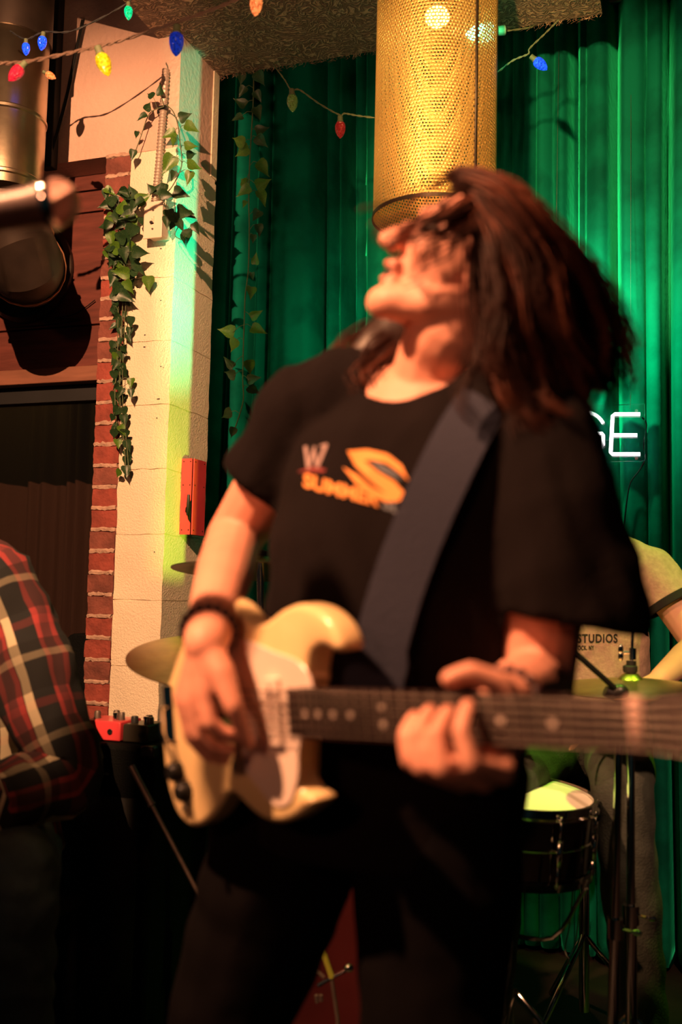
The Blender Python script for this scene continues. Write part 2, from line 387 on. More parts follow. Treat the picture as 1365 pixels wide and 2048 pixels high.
# ================================================================== SETTING
mb = MB(); mb.box((-.5, 1.4, -.02), (7, 4.8, .04)); struct('floor', mb, M['floor'])
mb = MB(); mb.box((-.5, 1.4, CEIL+.04), (7, 4.8, .08)); struct('ceiling', mb, M['ceil'])
mb = MB(); mb.box((-.5, 3.72, CEIL/2), (7, .1, CEIL)); struct('wall_back', mb, M['dark'])
mb = MB(); mb.box((2.4, 2.2, CEIL/2), (.1, 3.0, CEIL)); struct('wall_right', mb, M['dark'])
XR = RZ(1205, 25, ZS).x
mb = MB(); mb.box(((soffit_corner.x+XR)/2, (YS-.6)/2, ZS+.09), (XR-soffit_corner.x, YS+.6, .18))
so = struct('ceiling_soffit', mb, M['soffit']); so['label'] = 'tan soffit panel with swirled fibre texture overhead'
# ragged fibre fringe along the soffit edge
mb = MB()
for i in range(260):
    x = soffit_corner.x + random.random()*(XR-soffit_corner.x); l = random.uniform(.004, .016)
    p = Vector((x, YS+.001, ZS+.002)); mb.tube([p, p+Vector((random.uniform(-.01, .01), random.uniform(-.001, .006), -l*.5)), p+Vector((random.uniform(-.015, .015), random.uniform(-.001, .008), -l))], [.0012, .001, .0004], 3)
fr = obj('soffit_fringe', mb, M['soffit'], so); fr['kind'] = 'stuff'

# left wall: header, pilaster of blocks, brick strip
ZH = RY(180, 318, YB).z        # underside of the plaster header
XBR = XC-.172                  # right edge of brick strip
XBL = XBR-.094
wl = MB(); wl.box(((-3.2+XC-.004)/2, YB+.14, (ZH+CEIL)/2), (XC-.004+3.2, .28, CEIL-ZH)); 
wall_left = struct('wall_left', wl, M['paintwall'])
core = MB(); core.box(((XBR+XC)/2, (YB+YS)/2, ZH/2), (XC-XBR-.0065, YS-YB-.0065, ZH))
obj('mortar_core', core, M['block'], wall_left, False)
def jitter_box(mb, c, size, j=.002, n=2):
    bm = bmesh.new(); bmesh.ops.create_cube(bm, size=1)
    bmesh.ops.subdivide_edges(bm, edges=bm.edges[:], cuts=n, use_grid_fill=True)
    for v in bm.verts:
        q = Vector((v.co.x*size[0], v.co.y*size[1], v.co.z*size[2]))+Vector(c)
        v.co = q+Vector((noise.noise(q*45), noise.noise(q*45+Vector((9, 0, 0))), noise.noise(q*45+Vector((0, 9, 0)))))*j*2
    bm.verts.index_update(); mb.add([v.co.copy() for v in bm.verts], [tuple(v.index for v in f.verts) for f in bm.faces]); bm.free(); return mb
z0 = RY(270, 1068, YB).z; cz = .2032
k0 = -math.floor(z0/cz)
for k in range(k0-1, 9):
    zb = z0+k*cz; zt = zb+cz-.0025
    zb = max(zb, 0); zt = min(zt, ZH-.004)
    if zt-zb < .02: continue
    mb = MB(); jitter_box(mb, ((XBR+XC)/2, (YB+YS)/2, (zb+zt)/2), (XC-XBR-.002, YS-YB, zt-zb), .0018, 5)
    obj('concrete_block', mb, M['block'], wall_left, True, bevel=0)
# plaster return above (pilaster side up to the ceiling)
mb = MB(); mb.box(((XC-.1), YS-.02, (ZH+CEIL)/2), (.2, .04, CEIL-ZH)); obj('pilaster_top', mb, M['block'], wall_left, False)
# bricks
zb0 = RY(205, 931, YB).z; cb = .0677
mb = MB(); mb.box(((XBR+XBL)/2, YB+.075, ZH/2), (XBR-XBL-.006, .13, ZH)); 
bm_ = MB(); jitter_box(bm_, ((XBR+XBL)/2, YB+.078, ZH/2), (XBR-XBL, .14, ZH), .004, 9); obj('mortar_bed', bm_, M['mortar'], wall_left)
zbk = zb0 - math.floor(zb0/cb)*cb
kk = 0
while zbk+cb < ZH+.03:
    mb = MB(); xo = random.uniform(-.002, .002)
    top = min(zbk+cb-.007, ZH-.003)
    jitter_box(mb, ((XBR+XBL)/2+xo, YB+.055+random.uniform(-.002, .002), (zbk+.006+top)/2), (XBR-XBL-.002, .11, top-zbk-.006), .0022, 3)
    obj('brick', mb, M['brick'] if random.random() < .6 else M['brick2'], wall_left); zbk += cb; kk += 1
# mortar smears between bricks
mb = MB()
z = zb0 - math.floor(zb0/cb)*cb
while z < ZH:
    pts = [Vector((XBL+.003+(XBR-XBL-.008)*i/9, YB+.004+random.uniform(-.0015, .0015), z+random.uniform(-.002, .0025))) for i in range(10)]
    mb.tube(pts, [random.uniform(.0065, .0095) for _ in pts], 6); z += cb
mo = obj('mortar_joint', mb, M['mortar'], wall_left); mo['kind'] = 'stuff'

# recessed boards over the window (each a plank)
YR = YB+.11
ztr_t = RY(100, 738, YR).z; ztr_b = RY(100, 770, YR).z
zlist = [RY(150, y, YR).z for y in (326, 385, 428, 652)] + [ztr_t]
wb = MB(); wb.box(((-3.2+XBL)/2, YR+.06, (ztr_b+ZH)/2+.05), (XBL+3.2, .06, ZH-ztr_b+.1)); 
panel = struct('wall_panel', wb, M['dark']); panel['label'] = 'maroon plank panelling over the curtained window'
for a, b in zip(zlist, zlist[1:]):
    mb = MB(); mb.box(((-3.0+XBL)/2+.01, YR+.014, (a+b)/2), (XBL+3.0+.04, .028, a-b-.006)); obj('plank', mb, M['board'], panel, False, bevel=.002)
mb = MB(); mb.box(((-3.0+XBL)/2+.01, YR+.0, (ztr_t+ztr_b)/2), (XBL+3.0+.04, .05, ztr_t-ztr_b-.004)); struct('trim_1', mb, M['boardpale'], None, bevel=.003)
# window below
wz = ztr_b
mb = MB(); mb.box(((-3.0+XBL)/2, YR+.05, wz-.028), (XBL+3.0+.04, .05, .05)); mb.box((XBL-.012, YR+.05, wz/2), (.03, .05, wz)); mb.box(((-3.0+XBL)/2, YR+.05, .45), (XBL+3.0, .05, .06))
win = struct('window_1', mb, M['dark'])
mb = MB(); mb.box(((-3.0+XBL)/2, YR+.05, (wz+.45)/2), (XBL+3.0, .004, wz-.5)); g_ = obj('pane', mb, mat('window_glass', (.01, .01, .01), .04, alpha=.25), win, False)
mb = MB(); mb.box(((-3.0+XBL)/2, YR+.80, 1.1), (XBL+3.2, .03, 2.4)); obj('wall_beyond', mb, M['dark'], win, False)
mb = MB(); mb.box(((-3.0+XBL)/2, YR+.05, .21), (XBL+3.0, .06, .42)); obj('wall_apron', mb, M['board'], win, False)
def sheet(x0, x1, z0_, z1_, y, fn, nx=200, nz=26, lean=0, thick=.003):
    rg = []
    for j in range(nz+1):
        t = j/nz; z_ = z0_+(z1_-z0_)*t
        rg.append([Vector((x0+(x1-x0)*i/nx+lean*(t-.5), y+fn(x0+(x1-x0)*i/nx, t), z_)) for i in range(nx+1)])
    mb = MB(); mb.rings(rg, cap=False, closed=False); return mb
def folds(x, t):
    s_ = 0
    return .022*math.sin(x*95+1.6*math.sin(x*13)+t*1.0)*(.6+.4*math.sin(x*31))+.02*math.sin(x*33+1)
def curtain_obj(name, mb, m, label, cat, group=None):
    o = obj(name, mb, m); o.modifiers.new('thick', 'SOLIDIFY').thickness = .003; return tag(o, label, cat, group)
curtain_obj('window_curtain', sheet(-3.4, -1.9, .3, 2.3, YR+.70, folds, 420, 16), M['sheer'], 'thin pleated olive brown curtain behind the dark window at left', 'curtain')

# velvet curtains
def XV(px, py=600): return RY(px, py, YV).x
valleys = [400, 452, 500, 530, 634, 668, 692, 722, 790, 850, 910, 960, 1010, 1030, 1052, 1078, 1112, 1155, 1178, 1238, 1300, 1345, 1400, 1470, 1540]
VX = [XV(v) for v in valleys]
deep = {500: 1.6, 634: 1.8, 692: 1.4, 1155: 1.2, 1238: 2.0, 1345: 1.8}
def vf(x, t):
    xx = x + .016*math.sin(t*3+x*2.1) + .02*(1-t)*math.sin(x*7)
    for i in range(len(VX)-1):
        if VX[i] <= xx < VX[i+1]:
            w_ = VX[i+1]-VX[i]; q = (xx-VX[i])/w_
            s_ = math.sin(math.pi*q)**.42
            dl = deep.get(valleys[i], 1) if q < .5 else deep.get(valleys[i+1], 1)
            amp = min(.11, .75*w_)
            b_ = -amp*(s_-.5) + (.11*math.exp(-(min(q, 1-q)*w_/.016)**2) if dl > 1 else 0)
            return b_ + .006*noise.noise(Vector((x*9, t*2.5, 0))) + .004*math.sin(x*90+t*3)
    return 0
panels = [(400, 634, 'left green velvet curtain panel behind the hanging vine', 1), (634, 1155, 'middle green velvet curtain panel behind the perforated column', 2), (1155, 1540, 'right green velvet curtain panel behind the neon letters', 3)]
for a, b, lab, i in panels:
    xa, xb = XV(a)-.0, XV(b)+.01
    me_ = sheet(xa, xb, .02, CEIL-.01, YV+(.02 if i == 2 else 0), vf, int((xb-xa)/.0055), 60)
    curtain_obj('velvet_curtain', me_, M['velvet'], lab, 'curtain', 'green velvet backdrop')
mb = MB(); mb.tube([(-1.7, YV, CEIL-.06), (1.6, YV, CEIL-.06)], .014, 8); tag(obj('curtain_rail', mb, M['blackmetal']), 'dark rail carrying the green velvet curtains', 'rail')

# ================================================================== LEFT WALL FITTINGS
# dark strip built in to stand for the duct's shadow on the plaster
xp = RY(99, 220, YB-.03).x
mb = MB(); mb.box((xp, YB-.02, (ZH+CEIL)/2), (.045, .035, CEIL-ZH+.05)); o = struct('duct_shadow_strip', mb, M['dark'], bevel=.003)
# galvanised duct
t = thing('air_duct', P(12, 400, 2.93), 'dented galvanised round air duct running down the left wall', 'duct')
top = P(20, -60, 2.6); bx, by = P(12, 300, 2.93).x, P(12, 300, 2.93).y
zt_, zb_ = CEIL-.02, P(12, 392, 2.93).z; zt2 = P(12, 78, 2.93).z
mb = MB(); mb.lathe([(.110, zb_), (.110, zt2), (.106, zt2+.006)], (bx, by, 0), seg=40, cap=True); obj('duct_pipe', mb, M['galv'], t)
for yy in (240, 370):
    z_ = P(12, yy, 2.93).z; mb = MB(); mb.lathe([(.110, -.008), (.1135, -.004), (.1135, .004), (.110, .008)], (bx, by, z_), seg=40); obj('duct_seam', mb, M['galv'], t)
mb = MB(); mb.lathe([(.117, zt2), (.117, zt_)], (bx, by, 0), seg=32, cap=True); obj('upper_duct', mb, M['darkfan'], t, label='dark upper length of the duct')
# elbow back to wall
e0 = Vector((bx, by, zb_)); ec = P(50, 532, 2.93); ec2 = RY(58, 545, YR-.012)
pts = catmull([e0, e0+Vector((0, .01, -.05)), (e0+ec)/2+Vector((0, -.01, -.02)), ec, ec2], 5)
mb = MB(); mb.tube(pts, [.110+.004*i/len(pts) for i in range(len(pts))], 36); obj('elbow', mb, M['darkfan'], t, label='dark elbow turning into the wall')
for i in (7, 11, 15):
    dr = (pts[i+1]-pts[i-1]).normalized(); r_ = .110+.004*i/len(pts)+.003
    mb = MB(); a = dr.orthogonal().normalized(); b = dr.cross(a)
    mb.tube([pts[i]+(a*math.cos(q*.3307)+b*math.sin(q*.3307))*r_ for q in range(20)], .004, 6); obj('hoop', mb, M['copper'], t, label='copper coloured hoop')
mb = MB(); mb.lathe([(.06, -.03), (.165, -.025), (.178, -.012), (.178, 0)], ec2, (0, 1, 0), 48, cap=True); obj('wall_collar', mb, M['darkfan'], t)
# cables on wall
cp = [RY(x, y, YB-.03) for x, y in ((97, 322), (118, 250), (136, 180), (152, 100), (165, 40))]
mb = MB(); mb.tube(catmull(cp, 4), .004, 6); mb.tube([q+Vector((.006, 0, 0)) for q in catmull(cp, 4)], .003, 6); tag(obj('wall_cable', mb, M['blackplastic']), 'black cable slanting down the pink plaster wall', 'cable')
cp = [RY(190, 600, YR-.012), RY(150, 628, YR-.012), RY(110, 636, YR-.01), RY(160, 640, YR-.02), RY(90, 650, YR-.008), RY(20, 655, YR-.006)]
mb = MB(); mb.tube(catmull(cp, 5), .002, 5); tag(obj('thin_cable', mb, M['blackplastic']), 'thin black wire curling across the maroon planks', 'cable')
# flexible conduit
t = thing('flexible_conduit', RY(312, 400, YB-.02), 'ribbed grey metal conduit running down to the switch box', 'conduit')
cp = catmull([RY(332, 140, YB-.02), RY(327, 215, YB-.022), RY(322, 280, YB-.022), RY(316, 350, YB-.022), RY(310, 405, YB-.022)], 40)
mb = MB(); mb.tube(cp, [.0125 if i % 4 < 2 else .0098 for i in range(len(cp))], 12); obj('ribbed_hose', mb, mat('grey_flexible_steel', (.50, .40, .34), .5, .45), t)
mb = MB(); q = RY(327, 216, YB-.03); mb.box(q, (.034, .012, .014)); mb.box(q+Vector((-.022, .02, 0)), (.02, .012, .014)); obj('strap_clamp', mb, M['blackmetal'], t, bevel=.002)
# switch box
t = thing('switch_box', RY(308, 440, YB), 'ivory switch box with a cover plate beneath the ribbed conduit', 'switch')
c = RY(307, 440, YB-.052); wd, hg = .066, .118
mb = MB(); mb.box((c.x+.004, YB-.026, c.z), (.056, .05, .1)); obj('back_box', mb, M['plate'], t, bevel=.002)
mb = MB(); mb.box((c.x, YB-.053, c.z), (wd, .005, hg)); obj('cover_plate', mb, M['plate'], t, bevel=.002)
mb = MB(); mb.box((c.x, YB-.058, c.z+.0), (.010, .006, .022)); mb.box((c.x, YB-.063, c.z-.004), (.006, .012, .009)); obj('toggle', mb, M['plate'], t, bevel=.001)
mb = MB(); mb.box((c.x-.001, YB-.0605, c.z-.011), (.009, .010, .006)); obj('toggle_slot', mb, M['ink'], t)
for s_ in (-1, 1):
    mb = MB(); mb.lathe([(.0038, 0), (.003, .002), (0.0005, .0026)], (c.x, YB-.0555, c.z+s_*.03), (0, -1, 0), 10, True); obj('screw', mb, M['steel'], t)
# red box on pilaster side
t = thing('red_wall_box', RX(383, 990, XC), 'red enamelled wall box with a torn black slot on the pilaster corner', 'box')
Yf = RX(361, 1000, XC).y; XS_ = RY(383.5, 1000, Yf).x; Ye = RX(409, 1000, XS_).y
zt_, zb_ = RY(372, 917, Yf).z, RY(372, 1069, Yf).z; zm_ = (zt_+zb_)/2; hz_ = zt_-zb_
mb = MB(); mb.box(((XC+XS_)/2, (Yf+Ye)/2+.004, zm_), (XS_-XC-.004, Ye-Yf-.006, hz_-.004)); obj('box_body', mb, M['blackmetal'], t)
mb = MB(); n_ = 20; rg = []
for i in range(n_+1):
    f_ = i/n_; e = XS_-.003
    if .56 < f_ < .84: e -= .014+.006*math.sin(f_*30)
    z_ = zt_-hz_*f_; rg.append([Vector((XC+.001, Yf, z_)), Vector((e, Yf, z_)), Vector((e, Yf+.003, z_)), Vector((XC+.001, Yf+.003, z_))])
mb.rings(rg); obj('front_cover', mb, M['redbox'], t, False)
mb = MB(); mb.box((XS_+.0015, (Yf+Ye)/2+.002, zm_), (.004, Ye-Yf-.003, hz_)); obj('side_cover', mb, M['redbox'], t, False, .001)
for f_ in (.04, .35, .94):
    for x_ in (XC+.008, XS_-.008): mb = MB(); mb.lathe([(.0025, 0), (.0018, .0012)], (x_, Yf, zt_-hz_*f_), (0, -1, 0), 8, True); obj('rivet', mb, M['darkfan'], t)
    for y_ in (Yf+.012, Ye-.014): mb = MB(); mb.lathe([(.0025, 0), (.0018, .0012)], (XS_+.0035, y_, zt_-hz_*f_), (1, 0, 0), 8, True); obj('rivet', mb, M['darkfan'], t)
mb = MB(); q = Vector((XS_-.010, Yf-.003, zm_-.03)); mb.tube([q+Vector((0, 0, .035)), q+Vector((.002, -.003, 0)), q+Vector((-.002, 0, -.03))], [.004, .006, .003], 8); obj('black_latch', mb, M['blackplastic'], t)
# small holes and paint chips on blocks
for (px, py, l_) in ((322, 497, 3), (322, 601, 2), (290, 670, 3), (289, 694, 4), (322, 733, 2), (317, 798, 6), (314, 836, 2), (309, 1104, 2), (327, 735, 1)):
    q = RY(px, py, YB-.0012); mb = MB(); mb.ell(q, (.0011*l_, 0, 0), (0, .0012, 0), (0, 0, .002), 8, 4); obj('paint_chip', mb, M['ink'], wall_left)

# ================================================================== IVY
def leaf_mesh(name, m):
    prof = [(0, .0), (.05, .30), (.16, .45), (.32, .46), (.50, .34), (.70, .18), (.88, .055), (1.05, 0)]
    ys = [(0, 0), (-.07, .0), (-.10, 0), (0, 0), (0, 0), (0, 0), (0, 0), (0, 0)]
    vs = []; fs = []
    for i, (t_, h) in enumerate(prof):
        yy = t_ + ys[i][0]*.8
        zc = -.10*math.sin(t_*3.0)+.18*t_*t_*-1
        for s_ in (-1, -.5, 0, .5, 1):
            vs.append(Vector((s_*h, (t_ if s_ == 0 else (t_*(1-abs(s_))+yy*abs(s_))), zc+abs(s_)*h*.35-.05*abs(s_)*math.sin(t_*9)))-Vector((0, .0, 0)))
    for i in range(len(prof)-1):
        for k in range(4): fs.append((i*5+k, i*5+k+1, (i+1)*5+k+1, (i+1)*5+k))
    me = bpy.data.meshes.new(name); me.from_pydata([tuple(v) for v in vs], [], fs); me.materials.append(m); me.polygons.foreach_set('use_smooth', [True]*len(fs)); return me
LF = [leaf_mesh('leaf', M['leaf']), leaf_mesh('leaf_pale', M['leaf2'])]
def put_leaf(parent, pos, ang, size, kind=0, stem_from=None, stem_mb=None, tilt=None):
    """pos = middle of leaf, ang = direction of tip (deg, 0 right, 90 up) in view of someone in front"""
    a = R(ang); tip = (RIGHT*math.cos(a)+UP*math.sin(a)); nrm = -FWD
    o = bpy.data.objects.new('leaf', LF[kind]); COL.objects.link(o)
    tx = random.uniform(-.75, .75) if tilt is None else tilt; ty = random.uniform(-.5, .5)
    rot = Matrix((tip.cross(nrm), tip, nrm)).transposed()
    rot = rot @ Matrix.Rotation(tx, 3, 'Y') @ Matrix.Rotation(ty, 3, 'X')
    base = Vector(pos)-rot @ Vector((0, .5*size, 0))
    o.parent = parent
    mw = Matrix.Translation(base) @ rot.to_4x4() @ Matrix.Diagonal((size*.82*random.uniform(.85, 1.1), size, size, 1))
    o.matrix_parent_inverse = parent.matrix_basis.inverted(); o.matrix_basis = mw
    if stem_from is not None and stem_mb is not None:
        s0 = Vector(stem_from); mid = (s0+base)/2+Vector((0, -.004, .006)); stem_mb.tube([s0, mid, base+(rot @ Vector((0, .1*size, 0)))], [.0011, .0009, .0008], 4)
def near(path, p): return min(path, key=lambda q: (q-p).length)
# hanging vine from the soffit edge
t = thing('hanging_ivy_vine', RY(500, 145, 3.0), 'long artificial ivy vine hanging from the soffit over the green curtain', 'vine')
vp = catmull([RY(x, y, 3.0) for x, y in ((508, 138), (507, 200), (503, 270), (500, 320), (498, 400), (499, 460), (497, 540), (491, 590), (489, 640), (487, 700), (486, 760), (487, 800), (476, 840), (465, 870))], 6)
smb = MB(); smb.tube(vp, .0022, 6)
HL = [(483, 158, 260, 26, 0), (521, 158, 300, 30, 0), (484, 183, 235, 24, 0), (517, 193, 300, 24, 0), (480, 203, 150, 28, 0), (516, 225, 290, 32, 0), (475, 235, 210, 24, 0), (525, 258, 20, 28, 0), (524, 284, 310, 30, 0),
      (476, 281, 160, 36, 1), (483, 303, 200, 34, 1), (529, 337, 320, 36, 1), (486, 362, 140, 26, 1), (528, 366, 25, 34, 1), (486, 382, 205, 34, 1), (526, 396, 290, 34, 1), (489, 408, 250, 16, 1), (513, 430, 240, 26, 0), (519, 461, 280, 26, 0), (507, 478, 270, 18, 0),
      (511, 517, 80, 24, 1), (503, 585, 265, 26, 1), (505, 552, 280, 16, 0), (513, 628, 30, 28, 1), (452, 661, 165, 36, 1), (518, 659, 335, 34, 1), (466, 691, 230, 30, 1), (500, 736, 280, 34, 1), (457, 725, 130, 28, 0), (459, 748, 170, 28, 0), (508, 757, 10, 28, 0), (509, 782, 310, 30, 0),
      (452, 829, 200, 30, 0), (465, 866, 250, 26, 0)]
for x, y, a, s_, k in HL:  # paler kind paints the yellow-green light into the middle leaves
    p = RY(x, y, 3.0+random.uniform(-.02, .012)); put_leaf(t, p, a, s_/650*1.02*proj(p)[2]/3.06*1.0, k, near(vp, p+Vector((0, 0, .012))), smb, tilt=random.uniform(-.4, .4))
obj('stem', smb, M['stem'], t)
# little tuft at soffit corner
t = thing('ivy_sprig', RY(415, 150, 3.0), 'tiny ivy sprig poking below the soffit corner', 'vine')
smb = MB(); smb.tube([RY(424, 150, 3.0), RY(424, 166, 3.0)], .0015, 5)
for x, y, a in ((417, 168, 235), (430, 170, 290)): put_leaf(t, RY(x, y, 3.0), a, .032, 0)
obj('stem', smb, M['stem'], t)
# vine on the conduit
t = thing('ivy_spray', RY(325, 215, YB-.03), 'ivy spray clipped to the ribbed conduit above the switch', 'vine')
smb = MB(); pA = catmull([RY(x, y, YB-.045) for x, y in ((328, 213), (305, 222), (293, 240), (283, 270), (272, 300), (265, 318))], 5)
pB = catmull([RY(x, y, YB-.05) for x, y in ((332, 210), (346, 222), (356, 250), (361, 290), (364, 325), (357, 350), (345, 372), (335, 385))], 5)
smb.tube(pA, .0016, 5); smb.tube(pB, .0018, 5)
for x, y, a, s_, k, w_ in ((319, 178, 95, 26, 0, 0), (300, 189, 140, 24, 0, 0), (297, 212, 60, 24, 0, 0), (283, 233, 215, 24, 0, 0), (273, 270, 260, 16, 0, 0), (265, 310, 255, 24, 0, 0), (337, 268, 200, 32, 1, 1), (370, 232, 20, 28, 0, 1), (385, 255, 340, 32, 1, 1), (383, 291, 10, 28, 1, 1), (384, 309, 0, 24, 0, 1), (336, 329, 240, 44, 1, 1), (390, 331, 5, 32, 1, 1), (346, 284, 230, 22, 1, 1), (377, 356, 250, 30, 1, 1), (347, 352, 250, 22, 0, 1)):
    p = RY(x, y, YB-.05-random.uniform(0, .02)); put_leaf(t, p, a, s_/650, k, near(pB if w_ else pA, p+Vector((0, 0, .01))), smb, tilt=random.uniform(-.5, .5))
obj('stem', smb, M['stem'], t)
# bushy cluster and trailing vine
t = thing('trailing_ivy', RY(255, 480, YB-.03), 'thick bunch of dark ivy beside the switch box trailing down the bricks', 'vine')
main = catmull([RY(x, y, YB-.035) for x, y in ((270, 410), (258, 450), (250, 500), (248, 560), (245, 620), (243, 680), (240, 740), (240, 800), (245, 860), (250, 910), (252, 950))], 8)
m2 = catmull([RY(x, y, YB-.03) for x, y in ((240, 420), (236, 480), (238, 560), (236, 640), (235, 720), (230, 790), (234, 860))], 8)
m3 = catmull([RY(x, y, YB-.03) for x, y in ((330, 420), (355, 430), (360, 445), (350, 470), (365, 480))], 6)
smb = MB(); smb.tube(main, .0018, 5); smb.tube(m2, .0016, 5); smb.tube(m3, .0013, 5); smb.tube([q+Vector((.01, 0, 0)) for q in main[30:]], .0012, 5)
rnd = random.Random(11)
def ivy_at(x, y, a, s_, k, dd): 
    p = RY(x, y, YB-dd); st = near(main+m2+m3, p+Vector((0, 0, .01)))
    put_leaf(t, p, a, s_/650, k, st if (st-p).length < .12 else None, smb, tilt=rnd.uniform(-.6, .6))
for x, y, a, s_, k in ((262, 382, 110, 34, 0), (248, 385, 170, 24, 0), (288, 395, 30, 34, 1), (220, 400, 150, 30, 0), (248, 412, 80, 40, 1), (232, 428, 200, 32, 0), (205, 452, 170, 24, 0), (214, 455, 250, 30, 0), (275, 405, 220, 30, 0), (252, 432, 200, 38, 0), (268, 440, 300, 34, 1), (240, 450, 230, 32, 0), (262, 465, 250, 36, 0), (318, 375, 70, 30, 0), (335, 390, 350, 28, 0), (328, 380, 250, 26, 0), (362, 387, 340, 36, 0), (300, 375, 130, 22, 0), (370, 425, 350, 36, 0), (352, 440, 300, 30, 0), (382, 430, 330, 24, 0), (345, 450, 260, 28, 0), (362, 452, 300, 26, 0), (378, 462, 60, 28, 0), (392, 458, 290, 26, 0), (372, 480, 285, 30, 0), (338, 430, 280, 30, 0), (334, 445, 270, 26, 0),
                       (252, 340+108, 200, 30, 1), (225, 495, 170, 36, 1), (225, 520, 240, 36, 0), (282, 505, 350, 36, 0), (258, 505, 280, 32, 0), (280, 538, 345, 38, 0), (240, 545, 175, 40, 1), (232, 580, 230, 34, 0), (258, 575, 290, 32, 1), (240, 500, 250, 34, 0), (266, 520, 240, 30, 0)):
    ivy_at(x, y, a, s_, k, .045+rnd.random()*.04)
for _ in range(46):
    y = rnd.uniform(380, 600); c_ = 250-(y-380)*.03; ivy_at(c_+rnd.gauss(0, 20), y, rnd.choice((200, 250, 290, 330, 160, 270)), rnd.uniform(26, 38), 1 if rnd.random() < .18 else 0, .03+rnd.random()*.045)
y = 610
while y < 960:
    x = 243+6*math.sin(y*.05)
    for s_ in (-1, 1):
        if rnd.random() < (.95 if y < 900 else .6): ivy_at(x+s_*rnd.uniform(6, 16), y+rnd.uniform(-6, 6), 270+s_*rnd.uniform(-10, 50)-(90 if False else 0), rnd.uniform(20, 27), 1 if rnd.random() < .2 else 0, .02+rnd.random()*.03)
    if y < 860 and rnd.random() < .7: ivy_at(230+rnd.uniform(-6, 6), y+8, rnd.uniform(200, 280), rnd.uniform(18, 25), 0, .02+rnd.random()*.02)
    y += 17.5
obj('stem', smb, M['stem'], t)

# ================================================================== STRING LIGHTS
def bulb(parent, top, direction, length, m, lab=None, sock=True):
    d = Vector(direction).normalized(); r_ = length*.24
    if sock:
        mb = MB(); mb.lathe([(r_*.42, 0), (r_*.5, length*.02), (r_*.5, length*.2), (r_*.62, length*.22), (r_*.62, length*.27)], top, d, 12, True); s = obj('socket', mb, M['stem'], parent)
    mb = MB(); prof = [(r_*.5, .25), (r_*.85, .33), (r_*1.0, .46), (r_*.98, .6), (r_*.8, .76), (r_*.48, .9), (r_*.15, .985), (0.0003, 1)]
    mb.lathe([(a, h*length) for a, h in prof], top, d, 12)
    return obj('bulb', mb, m, parent, smooth=False, label=lab)
def wire(pts, m, r_=.0022, parent=None, nm='cord'):
    c_ = catmull(pts, 10); mb = MB()
    for ph in (0, math.pi):
        q = []
        for i, p in enumerate(c_):
            q.append(p+RIGHT*0+UP*math.cos(i*.9+ph)*r_*.7+FWD*math.sin(i*.9+ph)*r_*.7)
        mb.tube(q, r_*.75, 5)
    return obj(nm, mb, m, parent)
dn = -UP
t = thing('string_lights', P(200, 95, 2.35), 'cord of coloured festive bulbs crossing in front of the soffit at upper left', 'string lights')
wire([P(-20, 128, 2.3), P(0, 127, 2.3), P(50, 124, 2.32), P(130, 108, 2.34), P(195, 93, 2.35), P(250, 78, 2.35), P(352, 45, 2.35), P(430, 17, 2.33), P(490, -8, 2.3), P(515, -20, 2.28)], M['cord'], .0035, t)
bulb(t, P(195, 93, 2.35), dn+RIGHT*.38, .075, M['b_yellow'], 'yellow bulb')
bulb(t, P(354, 50, 2.35), dn+RIGHT*-.03, .074, M['b_blue'], 'dark blue bulb')
bulb(t, P(52, 124, 2.3), dn-RIGHT*.9, .060, M['b_red'], 'red bulb', True)
bulb(t, P(515, -22, 2.2), dn-RIGHT*.08, .06, M['b_orange'], 'orange bulb')
t = thing('string_lights', P(80, 100, 2.75), 'second cord of small lit bulbs against the dark upper left corner', 'string lights')
wire([P(20, 62, 2.75), P(52, 78, 2.75), P(88, 64, 2.75), P(150, 60, 2.75), P(256, 5, 2.75), P(262, -20, 2.75)], M['dark'], .002, t)
bulb(t, P(87, 64, 2.75), dn-RIGHT*.12, .052, M['b_blue_lit'], 'lit blue bulb'); bulb(t, P(52, 78, 2.75), dn, .046, M['b_blue_lit'], 'smaller lit blue bulb')
bulb(t, P(86, 143, 2.7), RIGHT*1+dn*.55, .040, M['b_orange'], 'orange red bulb'); bulb(t, P(257, 4, 2.75), dn, .050, M['b_green'], 'green bulb')
t = thing('string_lights', P(620, 200, 2.9), 'pale cord with two dim bulbs against the curtain left of the perforated column', 'string lights')
wire([RY(546, 128, YS-.004), P(550, 133, 2.95), P(570, 160, 2.9), P(583, 180, 2.9), P(600, 180, 2.9), P(640, 208, 2.9), P(680, 230, 2.9), P(690, 227, 2.9), P(720, 232, 2.9), P(770, 238, 2.9)], M['stem'], .0022, t)
bulb(t, P(584, 178, 2.9), dn+RIGHT*.05, .068, M['b_olive'], 'pale green unlit bulb'); bulb(t, P(681, 232, 2.9), dn, .066, M['b_redoff'], 'dim red bulb')
t = thing('string_lights', P(1060, 110, 2.75), 'pale green lit cord with one blue bulb right of the perforated column', 'string lights')
wire([P(900, 200, 2.85), P(985, 152, 2.8), P(1025, 122, 2.78), P(1057, 108, 2.76), P(1060, 97, 2.76), P(1090, 68, 2.76), P(1118, 40, 2.76)], M['stem'], .0022, t)
bulb(t, P(1062, 112, 2.76), RIGHT*.9+dn*.75, .060, M['b_blue_lit'], 'lit blue bulb')
t = thing('string_lights', P(950, 70, 2.75), 'bright green bulb and cord tucked behind the perforated column by the soffit', 'string lights')
wire([P(905, 76, 2.78), P(925, 72, 2.76), P(960, 64, 2.74), P(1010, 62, 2.74), P(1060, 55, 2.76), P(1070, 50, 2.78)], M['stem'], .002, t)
bulb(t, P(1012, 60, 2.72), -RIGHT*1+dn*.12, .11, M['b_greenlit'], 'glowing green bulb')
t = thing('pendant_bulb', P(875, 30, 2.55), 'glowing warm bulb inside the perforated column', 'bulb')
